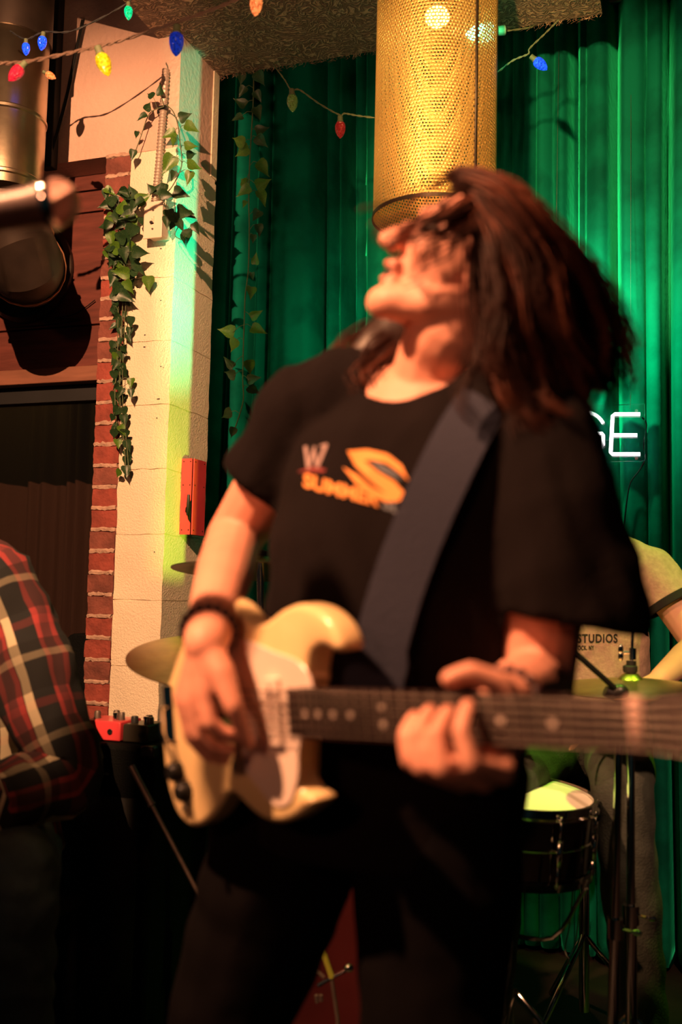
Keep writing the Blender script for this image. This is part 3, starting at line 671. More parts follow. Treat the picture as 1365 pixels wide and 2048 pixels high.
mb = MB(); mb.ell(P(875, 34, 2.55), RIGHT*.032, UP*.026, FWD*.032); obj('bulb', mb, M['b_warm'], t)
mb = MB(); mb.tube([P(875, 12, 2.55), P(875, 12, 2.55)+Vector((0, 0, .04))], .014, 12); mb.tube([P(875, 12, 2.55)+Vector((0, 0, .04)), Vector((P(875, 12, 2.55).x, P(875, 12, 2.55).y, ZS))], .003, 6); obj('socket', mb, M['blackplastic'], t)
for nm, p, e, c_ in (('green_bulb_glow', P(985, 62, 2.70), 1.2, (.1, 1, .5)), ('warm_bulb_glow', P(875, 48, 2.55), 2.0, (1, .75, .3))):
    l = bpy.data.lights.new(nm, 'POINT'); l.energy = e; l.color = c_; l.shadow_soft_size = .02; o = bpy.data.objects.new(nm, l); COL.objects.link(o); o.location = p

# ================================================================== PERFORATED COLUMN
t = thing('perforated_column', P(873, 400, 2.55), 'brass coloured perforated metal column hanging from the soffit', 'column')
cx, cy = P(871, 300, 2.58).x, P(871, 300, 2.58).y; RC = .158
zb_ = P(871, 392, 2.42).z; NC = 112; pitch = 2*math.pi*RC/NC; NR = int((ZS-zb_)/pitch)+1
vs = []; fs = []; gi = {}
def gv(i, j):
    k = (i % NC, j)
    if k not in gi:
        a = 2*math.pi*(k[0]+(.5*(j % 2)))/NC; gi[k] = len(vs); vs.append((cx+RC*math.cos(a), cy+RC*math.sin(a), zb_+j*pitch))
    return gi[k]
for j in range(NR):
    for i in range(NC):
        if j % 2 == 0: cs = [gv(i, j), gv(i+1, j), gv(i+1, j+1), gv(i, j+1)]; sh = .25
        else: cs = [gv(i, j), gv(i+1, j), gv(i+2, j+1), gv(i+1, j+1)]; sh = .75
        ac = 2*math.pi*(i+.5+(.25 if j % 2 == 0 else .75))/NC; zc = zb_+(j+.5)*pitch
        hh = pitch*.26 if (i+j) % 2 else pitch*.36; hw = (pitch*.36 if (i+j) % 2 else pitch*.26)
        n0 = len(vs)
        for sa, sz in ((-1, -1), (1, -1), (1, 1), (-1, 1)):
            a = ac+sa*hw/RC; vs.append((cx+RC*math.cos(a), cy+RC*math.sin(a), zc+sz*hh))
        for q in range(4): fs.append((cs[q], cs[(q+1) % 4], n0+(q+1) % 4, n0+q))
me = bpy.data.meshes.new('perforated_sheet'); me.from_pydata(vs, [], fs); o = link('perforated_sheet', me, M['perf'], t)
o.modifiers.new('thick', 'SOLIDIFY').thickness = .0012
mb = MB(); mb.lathe([(RC+.001, 0), (RC+.003, .0), (RC+.003, .010), (RC+.001, .010), (RC+.001, 0)], (cx, cy, zb_-.006), seg=64); obj('bottom_rim', mb, M['darkfan'], t)
a = R(-38); mb = MB(); mb.box((cx+(RC+.001)*math.cos(a), cy+(RC+.001)*math.sin(a), (zb_+ZS)/2), (.006, .006, ZS-zb_), Matrix.Rotation(a, 3, 'Z')); obj('seam', mb, M['darkfan'], t)

# ================================================================== ADDED SLOT BOX (unseen behind the guitarist, shapes the green strip)
t = thing('slot_light_mask', LS, 'black slotted box added unseen behind the guitarist to shape the green strip', 'light mask')
bd = (Vector((-1.515, 2.778, LS.z))-LS).normalized(); sdv = Vector((0, 0, 1)).cross(bd); bz = Vector((0, 0, 1))
rotm = Matrix((bd, sdv, bz)).transposed()
for s_ in (-1, 1):
    for a_, b_ in ((.0068, .06),):
        mb = MB(); mb.box(LS+bd*.10+sdv*s_*(a_+b_)/2*1.0+bz*.10, (.002, b_-a_, .44), rotm); obj('beam_flag', mb, M['blackmetal'], t)
    mb = MB(); mb.box(LS+bd*.03+sdv*s_*.06+bz*.10, (.16, .003, .44), rotm); obj('side_panel', mb, M['blackmetal'], t)
mb = MB(); mb.box(LS+bd*.10+bz*(.192+.06), (.003, .03, .12), rotm); obj('top_flag', mb, M['blackmetal'], t)
mb = MB(); mb.box(LS-bd*.05+bz*.10, (.003, .12, .44), rotm); obj('back_panel', mb, M['blackmetal'], t)
mb = MB(); mb.box(LS+bd*.03+bz*.311, (.165, .125, .003), rotm); obj('lid', mb, M['blackmetal'], t)
mb = MB(); mb.tube([Vector((LS.x, LS.y, LS.z-.12)), Vector((LS.x, LS.y, 0))], .012, 10); obj('pole', mb, M['blackmetal'], t)

kl = Vector((-.78, .1, 2.6)); t = thing('key_light_flag', kl+Vector((0, 0, .05)), 'black flag and housing added out of view to keep the warm key off the curtain', 'light mask')  # unseen flag added to block the warm key from the curtain
kd = Vector((-math.sin(R(13.2)), math.cos(R(13.2)), 0)); ks = Vector((kd.y, -kd.x, 0)); rk = Matrix((kd, ks, Vector((0, 0, 1)))).transposed()
mb = MB(); mb.box(kl+kd*.30+ks*.16-Vector((0, 0, .10)), (.003, .32, .5), rk); obj('beam_flag', mb, M['blackmetal'], t)
mb = MB(); mb.lathe([(.05, .02), (.06, .03), (.06, .14), (.03, .16)], kl, -(Vector((-1.75, 2.7, 1.6))-kl), 24, True); obj('lamp_housing', mb, M['blackmetal'], t)
mb = MB(); mb.tube([kl-kd*.06+Vector((0, 0, .05)), Vector((kl.x, kl.y, ZS))], .008, 8); mb.tube([kl+kd*.30+ks*.30+Vector((0, 0, .12)), kl-kd*.02+Vector((0, 0, .10))], .004, 6); obj('bracket', mb, M['blackmetal'], t)

# ================================================================== NEON SIGN
YN = YV-.10
t = thing('neon_sign', RY(1250, 870, YN), 'white neon letters G and E on a clear acrylic plate against the curtain', 'sign')
def nt_(pts, m, r_=.0055, nm='neon_tube'):
    mb = MB(); mb.tube([RY(x, y, YN-.015) for x, y in pts], r_, 8); return obj(nm, mb, m, t)
nt_([(1281, 828), (1230, 828), (1226, 831), (1222, 905), (1225, 908), (1281, 908)], M['neon'], nm='letter_e')
nt_([(1227, 870), (1275, 870)], M['neon'], nm='letter_e')
g = [(1170+42*math.cos(R(a)), 866-42*math.sin(R(a))) for a in range(28, 305, 12)]
nt_(g, M['neon'], nm='letter_g'); nt_([(1183, 867), (1205, 867), (1207, 870), (1207, 890), (1202, 897), (1192, 904)], M['neon'], nm='letter_g')
nt_([(1104, 765), (1115, 750), (1130, 726)], M['neonpink'], .004, nm='neon_stroke'); nt_([(1127, 788), (1137, 782)], M['neonpink'], .004, nm='neon_stroke')
p0, p1 = RY(1090, 815, YN), RY(1291, 922, YN)
mb = MB(); mb.box(((p0.x+p1.x)/2, YN, (p0.z+p1.z)/2), (p1.x-p0.x, .005, p0.z-p1.z)); obj('acrylic_plate', mb, M['acrylic'], t, bevel=.002)
p0, p1 = RY(1090, 715, YN), RY(1150, 800, YN)
mb = MB(); mb.box(((p0.x+p1.x)/2, YN, (p0.z+p1.z)/2), (p1.x-p0.x, .005, p0.z-p1.z)); obj('acrylic_plate', mb, M['acrylic'], t, bevel=.002)
mb = MB(); mb.tube(catmull([RY(x, y, YN+.01) for x, y in ((1285, 835), (1294, 850), (1288, 890), (1292, 915), (1280, 940), (1262, 965), (1255, 1000), (1248, 1060))], 5), .0025, 6)
mb.tube([RY(1209, 881, YN-.012), RY(1222, 880, YN-.012)], .0012, 5); obj('power_lead', mb, M['blackplastic'], t)
mb = MB(); q = RY(1274, 917, YN-.004); mb.lathe([(.005, 0), (.005, .006)], q, (0, -1, 0), 12, True); q = RY(1274, 822, YN-.004); mb.lathe([(.005, 0), (.005, .006)], q, (0, -1, 0), 12, True); obj('standoff_screw', mb, M['steel'], t)
mb = MB(); [mb.tube([Vector((q.x, YV-.012, CEIL-.06)), q], .0007, 4) for q in (RY(1110, 716, YN), RY(1262, 816, YN))]; obj('hanging_wire', mb, M['steel'], t)

# ================================================================== GUITAR FRAME
G0 = P(600, 1426, 1.13); G1 = P(1270, 1450, .80)
GA = (G1-G0).normalized(); GN = (-FWD).copy()
# face normal: horizontal-ish, perpendicular to neck and facing the camera side
GN = GA.cross(UP); GN = GN if GN.dot(FWD) < 0 else -GN
GN.normalize(); GB = GN.cross(GA); GB = GB if GB.dot(UP) > 0 else -GB
def G(u, v, w_=0): return G0+GA*u+GB*v+GN*w_

exec_people = True
# ================================================================== GUITARIST
person = thing('person', P(780, 1900, 1.35), 'guitarist in black printed t-shirt with long brown hair thrown back, head tilted up', 'person')
Hc = P(938, 536, 1.26); HK = .93
hF = (-RIGHT*.855+UP*.50-FWD*.14).normalized(); hU = (RIGHT*.49+UP*.87); hU = (hU-hF*hU.dot(hF)).normalized(); hS = hF.cross(hU)  # side
if hS.dot(FWD) > 0: hS = -hS       # hS points to the camera side
def H(f_, u_, s_=0): return Hc+(hF*f_+hU*u_+hS*s_)*HK
def head_shape(mb, H, hF, hU, hS, k=1.0):
    mb.ell(H(-.012, .028), hF*.098*k, hS*.077*k, hU*.088*k)
    mb.ell(H(.022, -.012), hF*.068*k, hS*.062*k, hU*.085*k)
    mb.chain([(H(.03, -.075, .028), .026), (H(.072, -.098, .012), .020), (H(.078, -.102, 0), .021), (H(.072, -.098, -.012), .020), (H(.03, -.075, -.028), .026)])
    mb.chain([(H(-.015, -.055, .050), .020), (H(.03, -.080, .035), .022), (H(.066, -.098, .013), .018)])
    mb.chain([(H(-.015, -.055, -.050), .020), (H(.03, -.080, -.035), .022), (H(.066, -.098, -.013), .018)])
    mb.caps(H(.088, .018), .0085, H(.114, -.026), .0125); mb.caps(H(.104, -.030, .011), .008, H(.104, -.030, -.011), .008)   # nose
    mb.caps(H(.076, .030, .034), .012, H(.084, .030, -.0), .013); mb.caps(H(.076, .030, -.034), .012, H(.084, .030, 0), .013)     # brow
    mb.ell(H(.060, -.018, .036), hF*.026, hS*.02, hU*.022); mb.ell(H(.060, -.018, -.036), hF*.026, hS*.02, hU*.022)
    mb.caps(H(.090, -.052, .014), .008, H(.090, -.052, -.014), .008); mb.caps(H(.082, -.074, .013), .009, H(.082, -.074, -.013), .009)
    for s_ in (-1, 1):
        mb.ell(H(-.012, -.008, s_*.076), hF*.018, hS*.008, hU*.031); mb.ell(H(-.004, -.030, s_*.074), hF*.009, hS*.008, hU*.012)
body = MB(); head_shape(body, H, hF, hU, hS, HK)
nb = P(862, 800, 1.335)
body.chain([(H(-.035, -.035), .060), (H(-.025, -.085), .056), (P(885, 705, 1.30), .057), (nb, .064)])
shR = P(622, 830, 1.44); shL = P(1080, 884, 1.20); ch = P(835, 960, 1.34); wa = P(800, 1250, 1.35); hp = P(770, 1500, 1.37)
body.chain([(nb, .065), (P(868, 850, 1.335), .09)])
body.chain([(nb, .055), (shL, .058)]); body.chain([(nb, .055), (shR, .058)])
tf = (-RIGHT*.62-FWD*.78).normalized(); ts_ = tf.cross(UP).normalized()
if ts_.dot(RIGHT) < 0: ts_ = -ts_
for c_, a_, b_, h_ in ((ch, .165, .10, .16), (wa, .145, .095, .17), (hp, .155, .105, .15)): body.ell(c_, ts_*a_, tf*b_, UP*h_)
# legs
hipR = P(615, 1560, 1.44); hipL = P(880, 1560, 1.31); kR = P(452, 2060, 1.42); kL = P(860, 2080, 1.24)
floorR = Vector((kR.x-.02, kR.y+.08, .07)); floorL = Vector((kL.x+.03, kL.y+.06, .07))
for h_, k_, f_ in ((hipR, kR, floorR), (hipL, kL, floorL)): body.chain([(h_, .085), (k_, .055), (f_+(k_-f_)*.55, .05), (f_, .038), (f_+(-tf)*-.14+Vector((0, 0, -.03)), .032)])
# right (picking) arm
elR = P(470, 1075, 1.52); wrR = G(-.108, .086, .050)
body.chain([(shR, .056), (elR, .043), (elR*.6+wrR*.4, .0415), (wrR*.93+elR*.07, .029), (wrR, .027)])
# right hand
kn0 = [G(-0.098, 0.019, 0.064), G(-0.119, 0.010, 0.070), G(-0.140, 0.009, 0.068), G(-0.160, 0.014, 0.060)]   # index..little knuckles
kn = [wrR+(k_-wrR)*.88 for k_ in kn0]
for k_ in kn: body.chain([(wrR, .022), (wrR*.45+k_*.55, .0155), (k_, .0118)])
for a_, b_ in zip(kn, kn[1:]): body.caps(a_*.7+wrR*.3, .013, b_*.7+wrR*.3, .013)
fing = [[(-0.091, -0.018, 0.062), (-0.086, -0.038, 0.040), (-0.084, -0.042, 0.022)],
        [(-0.118, -0.034, 0.064), (-0.112, -0.056, 0.044), (-0.106, -0.060, 0.024)],
        [(-0.144, -0.038, 0.060), (-0.134, -0.066, 0.042), (-0.120, -0.074, 0.024)],
        [(-0.166, -0.026, 0.050), (-0.154, -0.050, 0.036), (-0.138, -0.060, 0.022)]]
fr_ = [(.0100, .0088, .0078), (.0105, .0092, .008), (.0100, .0088, .0078), (.0088, .0078, .007)]
for k_, f_, r_ in zip(kn, fing, fr_): body.chain([(k_, .0112)] + [(wrR+(G(*q)-wrR)*.88, rr) for q, rr in zip(f_, r_)])
body.chain([(wrR, .020), (G(-0.080, 0.049, 0.048), .0165), (G(-0.064, 0.012, 0.046), .0115), (G(-0.070, -0.020, 0.030), .0095), (G(-0.076, -0.034, 0.020), .0085)])
# left (fretting) arm
elL = P(1076, 1372, 1.19); wrL = P(1012, 1405, 1.005)
body.chain([(shL, .056), (P(1098, 1120, 1.19), .052), (elL, .044), (elL*.5+wrL*.5, .0430), (wrL, .029)])
knL = [G(.292, -.048, -.004), G(.268, -.056, -.002), G(.243, -.058, -.002), G(.219, -.054, -.004)]
for k_ in knL: body.chain([(wrL, .024), (wrL*.45+k_*.55, .0165), (k_, .0125)])
for a_, b_ in zip(knL, knL[1:]): body.caps(a_*.65+wrL*.35, .016, b_*.65+wrL*.35, .016)
fgL = [[(.290, -.034, .036), (.282, -.004, .036), (.276, .014, .018)],
       [(.262, -.038, .044), (.256, -.008, .042), (.250, .008, .018)],
       [(.236, -.038, .045), (.230, -.008, .042), (.226, .008, .018)],
       [(.212, -.036, .036), (.206, -.012, .034), (.202, .002, .016)]]
for k_, f_, r_ in zip(knL, fgL, fr_): body.chain([(k_, .0120)] + [(G(*q), rr+.0007) for q, rr in zip(f_, r_)])
body.chain([(wrL, .020), (G(.290, -.012, -.040), .0165), (G(.285, .030, -.022), .0125), (G(.270, .044, .004), .0105), (G(.258, .040, .020), .009)])
me = remesh(body, .0042, 3); obj('body', me, M['skin'], person)
# jeans
j = MB()
for h_, k_, f_ in ((hipR, kR, floorR), (hipL, kL, floorL)): j.chain([(h_, .120), (k_*.5+h_*.5, .108), (k_, .088), (f_+(k_-f_)*.5, .072), (f_+Vector((0, 0, .02)), .068)])
j.ell(P(765, 1530, 1.38), ts_*.175, tf*.125, UP*.16)
me = remesh(j, .008, 5); 
for v in me.vertices:
    n_ = v.normal; v.co += n_*(.006*noise.noise(Vector((v.co.x*14, v.co.y*14, v.co.z*22))))
obj('jeans', me, M['jeans'], person)
for f_ in (floorR, floorL):
    mb = MB(); mb.chain([(f_+Vector((0, 0, -.025)), .042), (f_+tf*.15+Vector((0, 0, -.035)), .034)]); me = remesh(mb, .006, 3); obj('shoe', me, M['dark'], person)
# t-shirt
s = MB()
def ring(c_, a_, b_, fd=tf, sd=ts_, n=28, ex=2.3):
    out = []
    for k in range(n):
        q = 2*math.pi*k/n; cs, sn = math.cos(q), math.sin(q)
        out.append(c_+sd*a_*(abs(cs)**(2/ex))*(1 if cs > 0 else -1)+fd*b_*(abs(sn)**(2/ex))*(1 if sn > 0 else -1))
    return out
s.rings([ring(P(862, 748, 1.335), .075, .070), ring(P(864, 800, 1.335), .120, .085), ring(P(864, 860, 1.33), .190, .115), ring(P(850, 950, 1.33), .212, .130), ring(P(833, 1060, 1.335), .212, .142),
         ring(P(808, 1200, 1.34), .198, .148), ring(P(785, 1400, 1.35), .190, .150), ring(P(768, 1560, 1.36), .188, .150), ring(P(762, 1680, 1.365), .188, .152)])
s.chain([(nb, .065), (P(995, 800, 1.26), .062), (shL, .070)]); s.chain([(nb, .065), (P(720, 775, 1.40), .066), (shR+UP*.005, .072)])
# sleeves (wide, boxy)
sR1 = shR*.38+elR*.62; sL1 = P(1146, 1215, 1.17)
s.chain([(shR+UP*.004, .074), (shR*.6+elR*.4, .078), (sR1, .076), (sR1+(elR-shR)*.14, .076)])
s.chain([(shL, .072), (P(1108, 1020, 1.18), .079), (P(1130, 1130, 1.17), .081), (sL1, .084), (sL1+(sL1-P(1130, 1130, 1.17))*.6, .084)])
me = remesh(s, .0075, 6)
aR = (elR-shR).normalized(); aL = (elL-shL).normalized(); 
shl_end = P(1150, 1246, 1.17); aL2 = (-UP*.97-RIGHT*.16+FWD*.0).normalized()
cR = shR*.44+elR*.56
hem = P(762, 1668, 1.365); top_c = P(862, 758, 1.325); nax = (UP*.9+tf*.42).normalized()
me = cut_faces(me, [(cR, aR, lambda c: (c-cR).length < .16 and ((c-cR)-aR*(c-cR).dot(aR)).length < .098), (shl_end, aL2, lambda c: (c-shl_end).length < .17 and proj(c)[0] > 1012),
                    (hem, -UP, lambda c: True), (top_c, nax, lambda c: (c-top_c).length < .088)])
me.update()
def fold(v, amp):
    q = v
    u_ = q.dot(RIGHT); h_ = q.dot(UP); d_ = q.dot(FWD)
    n_ = noise.noise(Vector((u_*16+h_*5, h_*3.2, d_*10))) + .55*noise.noise(Vector((u_*34+h_*12, h_*6, d_*20+7)))
    r1 = 1-abs(noise.noise(Vector((u_*11-h_*6, h_*4+3, d_*7)))*2)
    return amp*(n_*.9+.7*(r1-.6))
nr = [v.normal.copy() for v in me.vertices]
for v, n_ in zip(me.vertices, nr): v.co += n_*fold(v.co, .010)
soften_hems(me, 14)
shirt = obj('t_shirt', me, M['tee'], person); so_ = shirt.modifiers.new('thick', 'SOLIDIFY'); so_.thickness = .0025
sub = shirt.modifiers.new('sm', 'SMOOTH'); sub.iterations = 1; sub.factor = .4
SB = bvh_of(me)
# print on shirt (in the photograph's directions, laid onto the cloth surface)
def lay(me2, fn, m, nm, off=.0025):
    vs_ok = []
    for v in me2.vertices:
        px, py = fn(v.co.x, v.co.y); q = cast(SB, px, py, off); v.co = q if q is not None else P(px, py, 1.2)
    return obj(nm, me2, m, shirt, False)
def arc(x, y):   # word baseline from (605,965) curving down to (815,1035)
    t_ = x; px = 606+t_*190; py = 972+38*t_+20*t_*t_ - y*1.0 + 3*math.sin(t_*5); return px+y*.10, py
tm = text_mesh('SUMMER', 1, .035); wmax = max(v.co.x for v in tm.vertices)
lay(tm, lambda x, y: arc(x/wmax*.80, y*37), M['pr_or'], 'printed_word')
tm = text_mesh('SL', 1, .035); wm2 = max(v.co.x for v in tm.vertices)
lay(tm, lambda x, y: arc(.83+x/wm2*.2, y*36), M['pr_g'], 'printed_word')
def poly_print(pts, m, nm, off=.003, closed_n=4, sm=True):
    if sm: pts = [(p.x, p.y) for p in catmull([Vector((x, y, 0)) for x, y in pts], closed_n, True)]
    bm = bmesh.new(); vs_ = [bm.verts.new((x, y, 0)) for x, y in pts]; bm.faces.new(vs_); bmesh.ops.triangulate(bm, faces=bm.faces)
    for _ in range(3):
        es = [e for e in bm.edges if e.calc_length() > 9]
        if es: bmesh.ops.subdivide_edges(bm, edges=es, cuts=1); bmesh.ops.triangulate(bm, faces=bm.faces)
    m2 = bpy.data.meshes.new(nm); bm.to_mesh(m2); bm.free(); return lay(m2, lambda x, y: (x, y), m, nm, off)
# swooping S
for st in ([(694, 902), (735, 899), (775, 908), (803, 930), (818, 962), (800, 945), (775, 927), (745, 920), (726, 921)], [(696, 903), (726, 919), (758, 945), (788, 962), (808, 984), (800, 1000), (770, 986), (735, 956), (710, 930)], [(807, 986), (800, 1002), (775, 1004), (745, 994), (710, 964), (686, 934), (715, 950), (742, 973), (770, 987)]): poly_print(st, M['pr_or'], 'printed_emblem', sm=False)
poly_print([(740, 921), (762, 928), (790, 944), (806, 962), (790, 955), (762, 942)], M['pr_g'], 'printed_emblem', .0034, sm=False)
for (xa, ya_, xb, yb_, w_) in ((611, 892, 617, 936, 3.5), (617, 936, 630, 893, 2.6), (628, 898, 634, 934, 2.6), (634, 934, 653, 888, 3.6), (640, 892, 655, 889, 2)):
    dx, dy = xb-xa, yb_-ya_; l_ = math.hypot(dx, dy); ox, oy = -dy/l_*w_, dx/l_*w_
    poly_print([(xa-ox, ya_-oy), (xa+ox, ya_+oy), (xb+ox, yb_+oy), (xb-ox, yb_-oy)], M['pr_w'], 'printed_mark', sm=False)
poly_print([(594, 944), (625, 934), (652, 938), (648, 944), (620, 943)], M['pr_r'], 'printed_mark', .0032, sm=False)
# strap
def ribbon(pts, wdir_fn, width, thick):
    rg = []
    for i, p in enumerate(pts):
        tt = (pts[min(i+1, len(pts)-1)]-pts[max(i-1, 0)]).normalized(); n_, _ = wdir_fn(p); s_ = tt.cross(n_).normalized()
        rg.append([p-s_*width/2, p+s_*width/2, p+s_*width/2+n_*thick, p-s_*width/2+n_*thick])
    mb = MB(); mb.rings(rg); return mb
cl = [(1000, 740), (968, 785), (935, 845), (905, 905), (875, 970), (845, 1035), (818, 1100), (795, 1165), (775, 1230), (760, 1290), (748, 1350)]
sp_ = []
for x, y in cl:
    q = cast(SB, x, y, .014); sp_.append(q if q is not None else P(x, y, 1.2))
sp_[0] = sp_[1]+(P(1010, 745, 1.27)-sp_[1])*.9
for _ in range(3): sp_ = [sp_[0]]+[(sp_[i-1]+sp_[i]*2+sp_[i+1])/4 for i in range(1, len(sp_)-1)]+[sp_[-1]]
sp_ = [q-FWD*.010 for q in sp_]
sp_ += [G(-.06, .05, -.05)]
strap = obj('guitar_strap', ribbon(catmull(sp_, 4), lambda p: ((tf*.6-FWD*.6-RIGHT*.1).normalized(), 0), .066, .003), M['strap']); tag(strap, 'wide navy webbing guitar strap over the guitarist shoulder', 'strap')
# bracelets
for c_, ax, r_, nm, n in ((wrR*.9+elR*.1, (elR-wrR).normalized(), .0320, 'beaded_bracelet', 18), (wrL*.95+elL*.05, (elL-wrL).normalized(), .032, 'beaded_bracelet', 17)):
    mb = MB(); a = ax.orthogonal().normalized(); b = ax.cross(a)
    for i in range(n):
        q = 2*math.pi*i/n; p = c_+(a*math.cos(q)+b*math.sin(q))*r_; mb.ell(p, a*.0062, b*.0062, ax*.0062, 8, 6)
    o = obj(nm, mb, M['bead'], person); 
# face details
mb = MB(); mb.ell(H(.086, -.063), hF*.010, hS*.014, hU*.0065, 12, 8); obj('mouth', mb, M['ink'], person)
mb = MB(); mb.chain([(H(.089, -.054, .019), .0035), (H(.0975, -.053, 0), .0055), (H(.089, -.054, -.019), .0035)]); mb.chain([(H(.083, -.074, .017), .0035), (H(.0915, -.074, 0), .006), (H(.083, -.074, -.017), .0035)]); obj('lips', remesh(mb, .002, 2), M['lip'], person)
for s_ in (-1, 1):
    mb = MB(); mb.ell(H(.072, .006, s_*.032), hF*.013, hS*.014, hU*.010, 12, 8); e_ = obj('eye', mb, M['eye'], person)
    mb = MB(); mb.caps(H(.084, .003, s_*.020), .0022, H(.078, .003, s_*.045), .0022); mb.caps(H(.090, .036, s_*.014), .004, H(.076, .040, s_*.050), .003); obj('eyebrow', mb, M['hair'], person)
# hair: mass + strands
hm = MB()
hm.ell(H(-.040, .036), hF*.086, hS*.082, hU*.080); hm.ell(H(-.060, -.01), hF*.070, hS*.080, hU*.080)
hm.chain([(P(1020, 490, 1.27), .062), (P(1075, 580, 1.28), .070), (P(1115, 690, 1.28), .062), (P(1115, 790, 1.26), .038)])
hm.chain([(P(1020, 620, 1.25), .045), (P(1045, 740, 1.24), .045), (P(1080, 815, 1.22), .035)])
hm.chain([(P(1100, 560, 1.28), .045), (P(1170, 680, 1.29), .036), (P(1195, 760, 1.29), .018)])
hm.chain([(P(860, 640, 1.375), .055), (P(770, 690, 1.39), .042), (P(725, 740, 1.38), .035), (P(735, 785, 1.36), .022)])
me = remesh(hm, .007, 6)
for v in me.vertices: v.co += v.normal*(.010*noise.noise(Vector((v.co.x*28, v.co.y*28, v.co.z*9))))
hair = obj('hair', me, M['hair'], person, label='long dark brown hair swung back to the right')
CUS = []
for nm_ in ('hair_strands', 'hair_highlights'):
    cu = bpy.data.curves.new(nm_, 'CURVE'); cu.dimensions = '3D'; cu.bevel_depth = .0011; cu.bevel_resolution = 0; cu.resolution_u = 2; CUS.append(cu)
fam = [  # families of guides (px, py, depth); neighbours are blended
 ([[(905, 356, 1.26), (980, 376, 1.23), (1055, 438, 1.22), (1135, 525, 1.24), (1208, 620, 1.27), (1262, 740, 1.28)],
   [(930, 352, 1.2), (1010, 385, 1.175), (1080, 470, 1.18), (1140, 580, 1.2), (1170, 690, 1.22), (1180, 790, 1.23)],
   [(955, 385, 1.185), (1015, 430, 1.17), (1065, 530, 1.17), (1105, 640, 1.18), (1140, 750, 1.19), (1165, 850, 1.2)],
   [(970, 430, 1.18), (1000, 510, 1.168), (1030, 610, 1.165), (1055, 710, 1.17), (1085, 800, 1.17), (1150, 850, 1.17)],
   [(965, 500, 1.18), (980, 610, 1.17), (995, 700, 1.16), (1003, 780, 1.15), (1030, 845, 1.14), (1080, 868, 1.14)]], 74, 20, .017, .007),
 ([[(950, 368, 1.3), (1035, 415, 1.32), (1130, 490, 1.34), (1195, 580, 1.35), (1250, 670, 1.35), (1262, 770, 1.34)],
   [(1000, 380, 1.3), (1080, 480, 1.33), (1150, 600, 1.33), (1190, 700, 1.33), (1190, 790, 1.32), (1170, 840, 1.3)]], 26, 16, .014, .008),
 ([[(925, 340, 1.24), (870, 355, 1.205), (820, 388, 1.19), (785, 412, 1.19), (755, 440, 1.2), (738, 470, 1.21)],
   [(945, 362, 1.19), (890, 390, 1.178), (840, 422, 1.172), (800, 440, 1.175), (770, 462, 1.185), (748, 482, 1.2)],
   [(960, 405, 1.18), (920, 432, 1.17), (875, 448, 1.165), (830, 462, 1.17), (800, 480, 1.175), (775, 500, 1.185)],
   [(975, 450, 1.175), (940, 490, 1.165), (905, 510, 1.165), (880, 545, 1.17), (868, 590, 1.17), (860, 630, 1.175)]], 15, 5, .012, .004),
 ([[(900, 600, 1.40), (830, 640, 1.41), (760, 670, 1.41), (700, 700, 1.40), (680, 760, 1.385), (715, 800, 1.36)],
   [(880, 620, 1.38), (800, 660, 1.38), (740, 700, 1.37), (715, 745, 1.355), (735, 790, 1.34), (760, 820, 1.325)],
   [(860, 640, 1.36), (800, 680, 1.35), (770, 730, 1.34), (775, 780, 1.325), (790, 800, 1.32), (770, 760, 1.32)]], 22, 13, .014, .007)]
hr = random.Random(3)
for guides, ncl, per, jit, jit2 in fam:
    gp = [[P(*q) for q in g_] for g_ in guides]
    for _ in range(ncl):
        a0 = hr.random()*(len(gp)-1); oc_ = Vector((hr.gauss(0, 1), hr.gauss(0, 1), hr.gauss(0, 1)))*jit; ph = hr.random()*6; wv0 = hr.uniform(.006, .022); cut0 = hr.uniform(.78, 1.05)
        cu = CUS[1 if hr.random() < .33 else 0]
        for _k in range(per):
            a = min(max(a0+hr.gauss(0, .05), 0), len(gp)-1.001); i = int(a); f_ = a-i
            o_ = oc_; o2 = Vector((hr.gauss(0, 1), hr.gauss(0, 1), hr.gauss(0, 1)))*jit2
            pts = catmull([gp[i][k]*(1-f_)+gp[i+1][k]*f_+oc_*(.2+.9*k/5)+o2*(.9-.5*abs(k-2)/3) for k in range(6)], 3)
            n_ = max(6, int(len(pts)*min(cut0*hr.uniform(.93, 1.03), 1)))
            sp = cu.splines.new('POLY'); sp.points.add(n_-1); base_r = hr.uniform(.7, 1.8)
            for k in range(n_):
                t_ = k/(n_-1); q = pts[k]+(RIGHT*math.sin(ph+t_*9)+FWD*math.cos(ph+t_*7))*wv0*t_
                sp.points[k].co = (*q, 1); sp.points[k].radius = base_r*(1-.75*t_)
for cu, mm in zip(CUS, (M['strand_dark'], M['strand'])):
    ho = bpy.data.objects.new(cu.name, cu); COL.objects.link(ho)
    dg = bpy.context.evaluated_depsgraph_get(); dg.update(); hme = bpy.data.meshes.new_from_object(ho.evaluated_get(dg)); nm_ = cu.name; bpy.data.objects.remove(ho)
    hs = link(nm_, hme, None, hair); hme.materials.clear(); hme.materials.append(mm); hs['kind'] = 'stuff'

